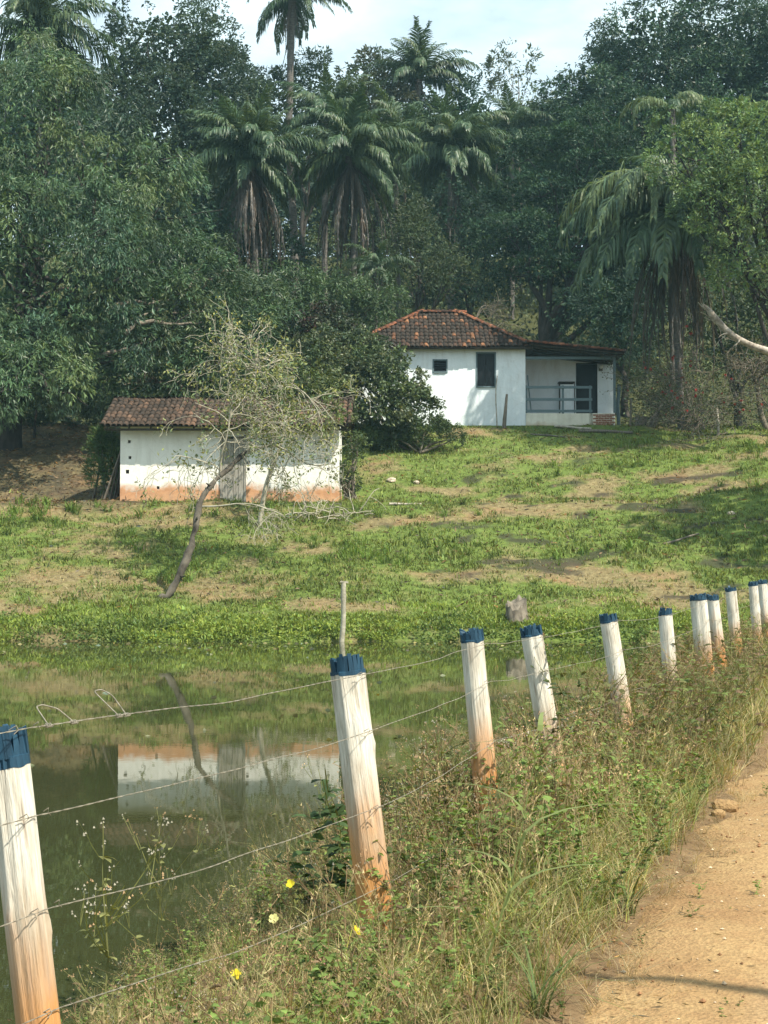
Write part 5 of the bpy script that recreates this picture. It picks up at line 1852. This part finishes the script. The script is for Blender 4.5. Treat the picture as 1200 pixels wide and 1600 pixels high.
# leaf litter under the mango and twigs over the lawn
mb = MB()
g = rng(450)
n = 5200
lx_, ly_ = g.uniform(-17, -6.5, n), g.uniform(46, 64, n)
lx2, ly2 = g.uniform(-11, 14, 3500), g.uniform(37, 61, 3500)
lx_, ly_ = np.concatenate([lx_, lx2]), np.concatenate([ly_, ly2])
ok = ~((lx_ > sx0 - .1) & (lx_ < sx1 + .1) & (ly_ > SZ - .1) & (ly_ < SZ + 4)) & ~((lx_ > hx0) & (ly_ > HZ - .3))
lx_, ly_ = lx_[ok], ly_[ok]
n = len(lx_)
pos = np.stack([lx_, ly_, terrain(lx_, ly_) + .03], -1)
leaves(mb, pos, g.normal(size=(n, 3)) * [1, 1, .3], .20 * g.uniform(.5, 1.2, n), .055, g, hsv_jit((.16, .105, .06), n, g, .4, .2))
tag(obj('leaf_litter', mb, M['leaf'], smooth=False), 'brown fallen leaves on the shaded ground under the mango', 'litter', kind='stuff')

# leaves and bits adrift on the pond
mb = MB()
g = rng(455)
n = 260
fx_, fy_ = g.uniform(-10, 9, n), 34.9 - np.abs(g.normal(size=n)) * 2.2
fx2, fy2 = g.uniform(-9, 4, 60), g.uniform(8, 32, 60)
fx_, fy_ = np.concatenate([fx_, fx2]), np.concatenate([fy_, fy2])
ok = terrain(fx_, fy_) < -.05
n = ok.sum()
leaves(mb, np.stack([fx_[ok], fy_[ok], np.full(n, .006)], -1), g.normal(size=(n, 3)) * [1, 1, .02], .10 * g.uniform(.4, 1.3, n), .05, g, hsv_jit((.20, .19, .09), n, g, .4, .2), fold=.04)
tag(obj('floating_leaves', mb, M['leaf'], smooth=False), 'fallen leaves and bits floating on the pond', 'leaves', kind='stuff')
# ------------------------------------------------------------------ weeds of the near verge
def stem_tube(t, pts, r, col):
    pts = np.asarray(pts, float)
    r = np.broadcast_to(np.asarray(r, float), (len(pts),))
    if len(pts) < 6:                                      # thin branches are ribbons
        a = unit(np.cross(pts[-1] - pts[0], [.3, .8, .5])) * 1.3
        k = [0, len(pts) // 2, len(pts) - 1]
        v = np.concatenate([pts[k] + a * r[k][:, None], pts[k] - a * r[k][:, None]])
        t.add(v, [[0, 1, 4, 3], [1, 2, 5, 4]], [], col)
        return
    if len(pts) > 6:
        pts, r = pts[[0, 2, 4, len(pts) - 1]], r[[0, 2, 4, len(r) - 1]]
    mb = MB()
    tube(mb, pts, r, 3, cap=False)
    t.add(np.concatenate(mb.v), mb.f[0], [], col)

def leaf_add(t, p, d, L, w, g, col):
    d = unit(np.asarray(d, float))
    s = unit(np.cross(d, [0, 0, 1.0]) + g.normal(size=3) * .35)
    up = np.cross(s, d)
    m1, m2 = p + d * L * .3, p + d * L * .68 - up * L * .04
    tip = p + d * L - np.array([0, 0, L * .18])
    v = [p, m1 + s * w * .46 + up * w * .16, m1 - s * w * .46 + up * w * .16, m2 + s * w * .36 + up * w * .1, m2 - s * w * .36 + up * w * .1, tip]
    t.add(v, [[2, 1, 3, 4]], [[0, 1, 2], [4, 3, 5]], col)

def head_add(t, p, r, g, col, n=6):
    for k in range(n):
        q = p + g.normal(size=3) * r * .8
        s = r * g.uniform(.35, .6)
        v = q + np.array([[s, 0, -s * .4], [-s * .5, s * .87, -s * .4], [-s * .5, -s * .87, -s * .4], [0, 0, s]])
        t.add(v, [], [[0, 1, 3], [1, 2, 3], [2, 0, 3], [1, 0, 2]], np.array(col) * g.uniform(.75, 1.2))

GREEN, OLV, STRAW, BRN = np.array([.145, .195, .052]), np.array([.20, .205, .075]), np.array([.42, .34, .18]), np.array([.22, .15, .085])

HEADS, HEADSZ = 3, 1.0
def weed(seed, h, leafy=1.0, heads='brown', branch=6, leafcol=GREEN, leaf=.045, lw=.55):
    g = rng(seed)
    t = Tpl()
    top = np.array([g.normal() * .12 * h, g.normal() * .12 * h, h])
    st = wiggle((0, 0, -.04), top, 7, .035, g)
    sc = OLV * .9 if g.random() < .6 else BRN * 1.2
    stem_tube(t, st, np.linspace(.0042, .0018, 7) * (h / .6) ** .5, sc)
    ends = [st[-1]]
    for b in range(branch):
        k = g.integers(2, 6)
        a = g.uniform(0, 6.28)
        e = st[k] + np.array([math.cos(a), math.sin(a), g.uniform(.6, 1.5)]) * h * g.uniform(.16, .34)
        br = wiggle(st[k], e, 5, .05, g)
        stem_tube(t, br, np.linspace(.0024, .0012, 5), sc)
        ends.append(e)
        for q in range(int(4 * leafy)):
            p = br[g.integers(1, 5)]
            leaf_add(t, p, np.array([g.normal(), g.normal(), .25]), leaf * g.uniform(.6, 1.2), leaf * lw, g, leafcol * g.uniform(.7, 1.3))
        for q in range(2):
            e2 = e + np.array([g.normal(), g.normal(), .9 + g.random()]) * h * .07
            stem_tube(t, [br[-2], (br[-2] + e2) / 2 + g.normal(size=3) * .004, e2], [.0014, .0012, .001], sc)
            ends.append(e2)
    for q in range(int(11 * leafy)):
        p = st[g.integers(1, 6)]
        leaf_add(t, p, np.array([g.normal(), g.normal(), .1]), leaf * g.uniform(.8, 1.6), leaf * lw * 1.2, g, leafcol * g.uniform(.65, 1.25))
    if heads:
        for e in ends:
            if g.random() < .85:
                wht = heads == 'white' and g.random() < .65
                head_add(t, e, .0095 * HEADSZ * g.uniform(.8, 1.3), g, (.40, .37, .30) if wht else BRN * 1.9, HEADS)
    return t.done()

def seedgrass(seed, h, nb=5, col=STRAW):
    g = rng(seed)
    t = Tpl()
    for k in range(nb):
        a = g.uniform(0, 6.28)
        top = np.array([math.cos(a) * .25 * h * g.random(), math.sin(a) * .25 * h * g.random(), h * g.uniform(.7, 1.1)])
        st = wiggle((g.normal() * .03, g.normal() * .03, -.03), top, 6, .03, g)
        stem_tube(t, st, np.linspace(.0022, .0010, 6), col * g.uniform(.7, 1.1))
        for q in range(9):
            p = st[-1] - (st[-1] - st[-3]) * g.random()
            e = p + np.array([g.normal(), g.normal(), 1.2]) * .018
            v = [p, p + g.normal(size=3) * .004, e]
            t.add(v, [], [[0, 1, 2]], col * g.uniform(.7, 1.2))
        for q in range(3):
            aa = g.uniform(0, 6.28)
            v, q4, t3 = blade_strip(st[q + 1], np.array([math.cos(aa), math.sin(aa), 0]), h * .35, .006, 1.0, 3, g)
            t.add(v, q4, t3, (col * .5 + GREEN * .5) * g.uniform(.7, 1.2))
    return t.done()

GR = [tuft(500 + k, 13, .44, .0080, .05, .75, 3, r=.035) for k in range(6)]
GD = [tuft(510 + k, 14, .42, .0062, .05, .9, 3, r=.04) for k in range(4)]
SG = [seedgrass(520 + k, .55) for k in range(4)]
WB = [weed(530 + k, .55, 1.0, 'brown', 6) for k in range(5)]
WW = [weed(540 + k, .60, .8, 'white', 7, OLV) for k in range(4)]
WL = [weed(550 + k, .42, 2.0, None, 5, np.array([.14, .205, .05]), .05, .7) for k in range(4)]
WD = [weed(560 + k, .50, .45, 'brown', 7, BRN) for k in range(3)]

FGR = [tuft(570 + k, 9, .44, .012, .05, .75, 2, r=.045) for k in range(4)]
FSG = [tuft(580 + k, 8, .50, .009, .05, .6, 2, r=.045) for k in range(3)]
for t_ in FSG:
    t_.qc, t_.tc = t_.qc * STRAW, t_.tc * STRAW
HEADS = 1
FWD = [weed(575 + k, .55, .5, 'brown', 3, (GREEN, OLV, BRN, GREEN)[k], .07) for k in range(4)]
HEADS = 3
FAR = {id(GR): FGR, id(GD): FGR, id(SG): FSG, id(WB): FWD, id(WW): FWD, id(WL): FWD, id(WD): FWD, id(TU): TU}
g = rng(600)
def verge_points(n, zlo, zhi, slo, shi, p=1.0):
    Zv = zlo + (zhi - zlo) * g.random(n) ** p
    sv = g.uniform(slo, shi, n)
    return (FX0 + FK * Zv) + sv * nxv, Zv + sv * nyv, sv

mbv = MB()
def put(templates, n, zlo, zhi, slo, shi, hfun, colour, p=1.6, leanamp=.2, jit=.2, thr=None, seedn=0):
    x, y, s = verge_points(n, zlo, zhi, slo, shi, p)
    ok = (y > 2.6) & (np.abs(x) < .29 * y + .9)
    if thr is not None:
        ok &= fbm(np.stack([x, y], -1), 1.1, seedn, 3) > thr
    x, y, s = x[ok], y[ok], s[ok]
    z = terrain(x, y)
    ok = z > -.10
    x, y, s, z = x[ok], y[ok], s[ok], z[ok]
    m_ = len(x)
    sc = hfun(x, y, s) * g.uniform(.65, 1.25, m_)
    col = np.asarray(colour) * (1 + g.normal(size=(m_, 1)) * jit) * (1 + (fbm(np.stack([x, y], -1), 1.7, 77, 2)[:, None] - .5) * .6)
    lean = g.normal(size=(m_, 2)) * leanamp
    col = col * np.where(y < 10.5, 1.0, .85)[:, None]
    for tl_, zone in ((templates, y < 10.5), (FAR[id(templates)], y >= 10.5)):
      w = g.integers(0, len(tl_), m_)
      for k in range(len(tl_)):
        q = (w == k) & zone
        scatter(mbv, tl_[k], np.stack([x, y, z], -1)[q], g.uniform(0, 6.28, q.sum()), sc[q], col[q], lean[q])

def hv(x, y, s):
    """how tall the weeds stand: low at the road, tall behind the fence further along, low on the near bank"""
    a = np.interp(s, [-1.3, -1.0, -.6, .1, .8, 1.2], [.35, .70, 1.0, 1.0, .85, .6])
    b = np.interp(y, [3, 6.0, 8.5, 14, 30], [.82, .85, 1.0, 1.1, 1.1])
    left = np.where(s > -.15, np.interp(y, [5, 7.0, 8.0], [.40, .46, 1.0]), np.interp(y, [5, 7], [.8, 1.0]))
    return a * b * left
one = np.array([1., 1., 1.])
put(GR, 3700, 2.6, 26, -1.02, 1.15, hv, np.array([.225, .26, .075]))
put(GD, 3400, 2.6, 34, -1.08, 1.0, hv, np.array([.40, .335, .165]), 1.5)
put(SG, 950, 2.6, 30, -1.0, .9, hv, one)
put(WB, 620, 2.8, 26, -.85, 1.15, hv, one)
put(WW, 420, 2.8, 18, -.3, 1.2, hv, one)
put(WL, 640, 2.6, 22, -1.0, 1.0, hv, one)
put(WD, 260, 2.8, 26, -.9, 1.1, hv, one)
# straw fringe and seedlings that creep onto the road
put(GD, 500, 3.5, 30, -1.45, -1.0, lambda x, y, s: np.full(len(x), .36), np.array([.36, .28, .15]), 1.4, .7)
put(WL, 50, 3.5, 20, -1.7, -1.1, lambda x, y, s: np.full(len(x), .3), one, 1.3)
put(TU, 1500, 22, 40, -1.4, 1.2, lambda x, y, s: np.full(len(x), 1.3), np.array([.20, .21, .07]), 1.0)
tag(obj('verge_weeds', mbv, M['grass'], smooth=False), 'tangled dry grass and flowering weeds along the fence', 'weeds', kind='stuff')

# plants on the verge that one can pick out
def lone(name, label, cat, tpl, px, Z, s, yaw=0., col=(1, 1, 1), group=None, mat='grass'):
    b = ground(px, Z)
    mb = MB()
    scatter(mb, tpl, b[None], np.array([yaw]), np.array([s]), np.array([col], float))
    return tag(obj(name, mb, M[mat], None, smooth=False, org=b), label, cat, group)

HEADS, HEADSZ = 4, 1.15
lone('flowering_weed', 'tall weed with white flower heads standing against the water left of the second post', 'weed', weed(700, .80, .5, 'white', 11, OLV, .05), 165, 5.9, 1.05, .3)
lone('flowering_weed', 'white-headed weed before the reflection of the shed wall', 'weed', weed(701, .78, .4, 'white', 10, OLV, .05), 225, 6.2, .85, 1.3)
HEADS, HEADSZ = 3, 1.0
lone('leafy_weed', 'dark broad-leaved weed growing at the pond side of the second post', 'weed', weed(702, .62, 3.2, None, 7, np.array([.05, .085, .028]), .085, .5), 520, 6.75, 1.0, .5)
lone('leafy_weed', 'slim dark leafy shoot just left of the broad-leaved weed', 'weed', weed(703, .45, 2.2, None, 4, np.array([.05, .085, .028]), .08, .5), 480, 6.9, .9, 2.5)
# the weed that climbs the fourth post
lone('climbing_weed', 'dark leafy weed climbing up the fourth post', 'weed', weed(704, 1.0, 2.6, 'brown', 9, np.array([.06, .085, .03]), .055, .6), 872, 9.6, 1.05, 1.0)
# broad-bladed cane of grass
g = rng(705)
t = Tpl()
st = wiggle((0, 0, 0), (.26, 0, 1.02), 10, .03, g)
stem_tube(t, st, np.linspace(.0055, .002, 10), np.array([.17, .21, .07]))
for k, (h, a, L) in enumerate(((3, .15, .42), (4, 3.0, .3), (5, .05, .48), (7, .2, .36), (6, 2.6, .32), (9, 1.4, .16), (2, 3.4, .35), (8, 3.3, .2))):
    v, q4, t3 = blade_strip(st[h], np.array([math.cos(a), math.sin(a), 0]), L, .022, 1.7, 7, g)
    t.add(v, q4, t3, np.array([.19, .235, .085]) * g.uniform(.8, 1.15))
lone('cane_grass', 'tall broad-bladed grass stalk arching toward the road', 'grass plant', t.done(), 738, 5.5, 1.0)
g = rng(706)
for k, (px, Z, lab) in enumerate(((1008, 6.9, 'star-shaped spiky grass at the road edge nearest the camera'), (1060, 8.2, 'spiky green grass leaning over the road farther along'), (868, 5.3, 'flattened grass tuft sprawling on the road corner'))):
    lone('spiky_grass', lab, 'grass plant', tuft(720 + k, 26, .42, .009, .05, 1.15, 5, r=.02), px - 30, Z, (1.0, .9, 1.1)[k], 0, np.array([.12, .16, .05]))

# yellow and pink flowers among the weeds
fl = MB()
for k in range(5):
    a = k / 5 * 6.283
    d = np.array([math.cos(a), math.sin(a), .35])
    s = np.array([-math.sin(a), math.cos(a), 0])
    c = np.array([.72, .60, .03])
    fl.add([np.zeros(3), d * .013 + s * .011, d * .022 + s * .006, d * .022 - s * .006, d * .013 - s * .011], [[0, 1, 2, 3]], c)
    fl.add([np.zeros(3), d * .022 - s * .006 + [0, 0, .001], d * .013 - s * .011], [[0, 1, 2]], c)
for k, (px, py, Z, pink, lab) in enumerate(((455, 1381, 6.4, 0, 'yellow flower highest on the bank beside the leafy weed'), (428, 1436, 6.2, 0, 'pale yellow flower just left of the lower fence wire'), (368, 1523, 5.7, 0, 'yellow flower lowest on the bank near the first post'), (483, 1555, 5.6, 0, 'small yellow flower low among the verge grass'), (500, 1508, 5.7, 1, 'pink and white flower low beside the second post'), (556, 1455, 5.9, 0, 'yellow bud close to the foot of the second post'), (1022, 1280, 8.4, 1, 'purple flower in the grass at the road edge'))):
    c = P(px, py, Z)
    t = thing('wild_flower', lab, 'flower', (c[0], Z, float(terrain(c[0], Z))), 'flowers among the weeds')
    mb = MB()
    v = fl.arrays()[0] * (1.0 if k != 3 else .7)
    rot = np.array(Euler((R(55), 0, R(20 * k - 30))).to_matrix())
    off = 0
    cc = np.array([.72, .58, .03]) if not pink else (np.array([.6, .25, .28]) if k == 4 else np.array([.25, .03, .12]))
    if k == 1: cc = np.array([.78, .74, .30])
    for f in fl.f:
        mb.v = [v @ rot.T + c]
    mb.n = len(v)
    mb.f = list(fl.f)
    mb.c = [np.tile(cc, (len(f), 1)) for f in fl.f]
    mb.m = [np.zeros(len(f), int) for f in fl.f]
    obj('petals', mb, M['leaf'], t, smooth=False)
    mb = MB()
    b = np.array([c[0] + .03, Z + .02, float(terrain(c[0], Z)) - .02])
    tube(mb, wiggle(b, c, 6, .03, rng(k)), .0016, 4, OLV)
    obj('stalk', mb, M['grass'], t)
# ------------------------------------------------------------------ small things
def stone_mesh(seed, mat, s=1.0):
    import bmesh
    g = rng(seed)
    bm = bmesh.new()
    bmesh.ops.create_icosphere(bm, subdivisions=2, radius=1)
    for v in bm.verts:
        p = np.array(v.co)
        k = .75 + .5 * float(vnoise(p[None], 1.3, seed)[0])
        v.co = Vector(p * k * np.array([1.0, .8, .6]) * s)
    me = bpy.data.meshes.new('stone')
    bm.to_mesh(me)
    bm.free()
    me.materials.append(mat)
    return me

def ground_at(px, py, zlo, zhi):
    Zs = np.linspace(zlo, zhi, 500)
    X = (px - 600) / FPX * Zs
    pyv = 885 - (terrain(X, Zs) - CAMZ) / Zs * FPX
    k = int(np.argmin(np.abs(pyv - py)))
    return np.array([X[k], Zs[k], float(terrain(X[k], Zs[k]))])

# stake standing in the water
Zk = 35.0
top, foot = P(537, 910, Zk), P(532, 1003, Zk)
mb = MB()
pth = wiggle(foot - [0, 0, .5], top, 12, .006, rng(3))
tube(mb, pth, np.linspace(.075, .058, 12) * (1 + .06 * rng(3).normal(size=12)), 9)
mb.add(np.array([top + [-.1, .03, .0], top + [.12, -.01, -.02], top + [.1, .03, .03], top + [-.08, 0, .04]]), [[0, 1, 2, 3]])
tag(obj('wooden_stake', mb, M['twig'], None, org=foot), 'grey wooden stake standing in the water at the far edge of the pond', 'stake')

# stump on the far shore
b = ground_at(806, 968, 35.9, 39)
mb = MB()
g = rng(12)
n, rows = 22, 9
th = np.arange(n) / n * 6.2832
T, Hh = np.meshgrid(th, np.linspace(0, 1, rows))
rad = .25 * (1 + .45 * np.exp(-Hh * 4)) * (1 + .20 * np.sin(T * 3 + 1) * (1 - Hh * .4) + .06 * np.sin(T * 7 + 2) + .22 * (vnoise(np.stack([np.cos(T) * 3, np.sin(T) * 3, Hh * 2], -1), 1, 4) - .5) * 2)
topz = .52 + .12 * np.sin(T + .6) + .30 * (vnoise(np.stack([np.cos(T) * 4, np.sin(T) * 4, T * 0], -1), 1, 6) - .5)
v = np.stack([b[0] + rad * np.cos(T), b[1] + rad * np.sin(T), b[2] - .1 + Hh * topz + .0], -1).reshape(-1, 3)
a = np.arange(rows - 1)[:, None] * n
j = np.arange(n)[None]
kk = (j + 1) % n
mb.add(v, np.stack([a + j, a + kk, a + n + kk, a + n + j], -1).reshape(-1, 4))
vt = np.concatenate([v[-n:], [[b[0], b[1], b[2] + .40]]])
mb.add(vt, [[q, (q + 1) % n, n] for q in range(n)])
tag(obj('tree_stump', mb, M['bark_grey'], None, org=b), 'weathered grey tree stump at the far waterline', 'stump')

# stakes and poles round the house
def pole(name, label, cat, p0, p1, r, mat, group=None, r1=None):
    mb = MB()
    q = wiggle(p0, p1, 8, .012, rng(int(abs(p0[0]) * 31)))
    tube(mb, q, np.linspace(r, r1 if r1 else r * .8, 8), 7)
    return tag(obj(name, mb, M[mat], None, org=p0), label, cat, group)
def gp(px, Z):
    X = (px - 600) / FPX * Z
    return np.array([X, Z, float(terrain(X, Z)) - .12])
pole('wooden_stake', 'grey pointed stake standing before the white house wall', 'stake', gp(788, 60.6), P(792, 616, 60.6), .10, 'wood_grey', None, .05)
pole('wooden_pole', 'thin pale rod leaning on the house wall beside the pointed stake', 'pole', gp(777, 61.2), P(777, 587, 61.4), .028, 'bark_pale')
pole('wooden_stake', 'thin grey stake right of the porch steps', 'stake', gp(986, 60.6), P(985, 622, 60.6), .05, 'wood_grey')
pole('wooden_stake', 'pale blue-grey board standing at the porch corner', 'stake', gp(967, 61.9), P(967, 601, 61.9), .085, 'blue_wood', None, .085)
pole('wooden_stake', 'white stake standing in front of the red-flowered bush', 'stake', gp(1124, 58.6), P(1120, 637, 58.6), .07, 'bark_pale')
pole('log', 'grey forked log lying on the slope below the house', 'log', ground_at(1035, 850, 38, 60), ground_at(1092, 840, 38, 60) + [0, 0, .12], .035, 'bark_grey')
pole('plank', 'long pale plank lying in the grass beyond the shed', 'plank', ground_at(608, 790, 40, 56) + [0, 0, .05], ground_at(658, 790, 40, 56) + [0, 0, .05], .045, 'bark_pale')
pole('log', 'short log lying below the brick porch step', 'log', ground_at(905, 676, 52, 61.3) + [0, 0, .08], ground_at(990, 678, 52, 61.3) + [0, 0, .08], .07, 'wood_grey')
pole('plank', 'grey plank on the ground under the porch railing', 'plank', ground_at(868, 668, 54, 61.3) + [0, 0, .08], ground_at(924, 672, 54, 61.3) + [0, 0, .08], .06, 'bark_pale')
pole('log', 'thin fallen stick before the porch plinth', 'log', ground_at(830, 680, 52, 61.3) + [0, 0, .05], ground_at(884, 684, 52, 61.3) + [0, 0, .05], .035, 'wood_grey')
# palm-frond broom leaning by the bush
b = gp(1018, 60.5)
mb = MB()
g = rng(77)
topq = P(1034, 632, 60.6)
for q in range(70):
    e = b + np.array([g.normal() * .13, g.normal() * .1, .12])
    tube(mb, [topq + g.normal(size=3) * .02, e], [.008, .006], 3, cap=False)
tag(obj('straw_bundle', mb, M['bark_pale'], None, org=b), 'pale bundle of straw leaning beside the red-flowered bush', 'bundle')
# cut block right of the steps
b = gp(1003, 60.8)
mb = MB()
tube(mb, [b, b + [0, 0, .25], b + [0, 0, .52]], [.26, .25, .25], 12)
tag(obj('chopping_block', mb, M['wood_grey'], None, org=b), 'low round chopping block right of the porch steps', 'block')
# post in the shade at the left
pole('wooden_stake', 'dark thin post in the shade under the mango', 'stake', gp(52, 58), P(57, 640, 58), .06, 'wood_dark')
# boulders and clods
for k, (px, py, zl, zh, s, mat, lab) in enumerate(((1143, 803, 38, 58, .13, 'white_stone', 'small white stone on the shaded slope at the right'), (612, 752, 40, 56, .2, 'white_stone', 'pale clod in the grass below the house'), (1085, 672, 50, 61, .15, 'white_stone', 'pale stone at the foot of the red-flowered bush'),
        (1128, 1262, 6, 14, .10, 'road', 'sandy clod lying at the road edge'), (1118, 1272, 6, 14, .06, 'road', 'smaller sandy clod just before the bigger one at the road edge'), (650, 755, 40, 56, .14, 'white_stone', 'brown clod beside the pale clod below the house'))):
    b = ground_at(px, py, zl, zh)
    o = place('stone', stone_mesh(800 + k, M[mat], s), None, b + [0, 0, s * .2], Euler((0, 0, k)))
    tag(o, lab, 'stone', 'loose stones')
# gravel on the road
g = rng(88)
mb = MB()
n = 2600
Zv = 4.2 + 16 * g.random(n) ** 1.9
sv = -1.05 - 3.2 * g.random(n) ** 1.3
x, y = FX0 + FK * Zv + sv * nxv, Zv + sv * nyv
rut = -.035 * np.exp(-((sv + 2.15) / .22) ** 2) - .035 * np.exp(-((sv + 3.8) / .22) ** 2)
z = road_z(x, y) + rut
oc = np.array([[1, 0, 0], [-1, 0, 0], [0, 1, 0], [0, -1, 0], [0, 0, 1], [0, 0, -1]], float)
ofc = np.array([[0, 2, 4], [2, 1, 4], [1, 3, 4], [3, 0, 4], [2, 0, 5], [1, 2, 5], [3, 1, 5], [0, 3, 5]])
sz = .0035 + .011 * g.random(n) ** 4
V = oc[None] * sz[:, None, None] * g.uniform(.6, 1.3, (n, 6, 1)) * np.array([1, 1, .7]) + np.stack([x, y, z + sz * .3], -1)[:, None]
ccol = np.where(g.random((n, 1)) < .3, np.array([.55, .42, .28]), np.array([.26, .14, .07])) * g.uniform(.6, 1.2, (n, 1))
mb.add(V.reshape(-1, 3), (ofc[None] + (np.arange(n) * 6)[:, None, None]).reshape(-1, 3), np.repeat(ccol, 8, 0))
M['grit'] = foliage_mat('gravel_grit', .9, 0.0, .1, .2)
tag(obj('gravel', mb, M['grit'], smooth=False), 'small gravel and grit scattered on the dirt road', 'gravel', kind='stuff')
# dry bits of straw on the road edge
mb = MB()
n = 1500
Zv = 4.0 + 16 * g.random(n) ** 1.7
sv = -1.0 - 1.1 * g.random(n) ** 2.2
x, y = FX0 + FK * Zv + sv * nxv, Zv + sv * nyv
z = np.maximum(road_z(x, y) - .035 * np.exp(-((sv + 2.15) / .22) ** 2), terrain(x, y)) + .006
leaves(mb, np.stack([x, y, z], -1), g.normal(size=(n, 3)) * [1, 1, .12], .05 * g.uniform(.3, 1.4, n), .006, g, hsv_jit((.24, .17, .09), n, g, .4, .15))
tag(obj('straw_litter', mb, M['grass'], smooth=False), 'broken straw littering the road edge', 'litter', kind='stuff')
# ------------------------------------------------------------------ the moist air over the valley
mb = MB()
box(mb, (-270, -70, -3), (270, 430, 62))
m, n = newmat('humid_air')
pv = n.nodes.new('ShaderNodeVolumePrincipled')
pv.inputs['Color'].default_value = (.50, .88, 1.0, 1)
pv.inputs['Density'].default_value = .00034
pv.inputs['Anisotropy'].default_value = 0.0
mo = n.nodes.new('ShaderNodeOutputMaterial')
n.links.new(pv.outputs[0], mo.inputs['Volume'])
tag(obj('haze', mb, m, smooth=False), 'thin pale haze over the valley', 'haze', kind='stuff')
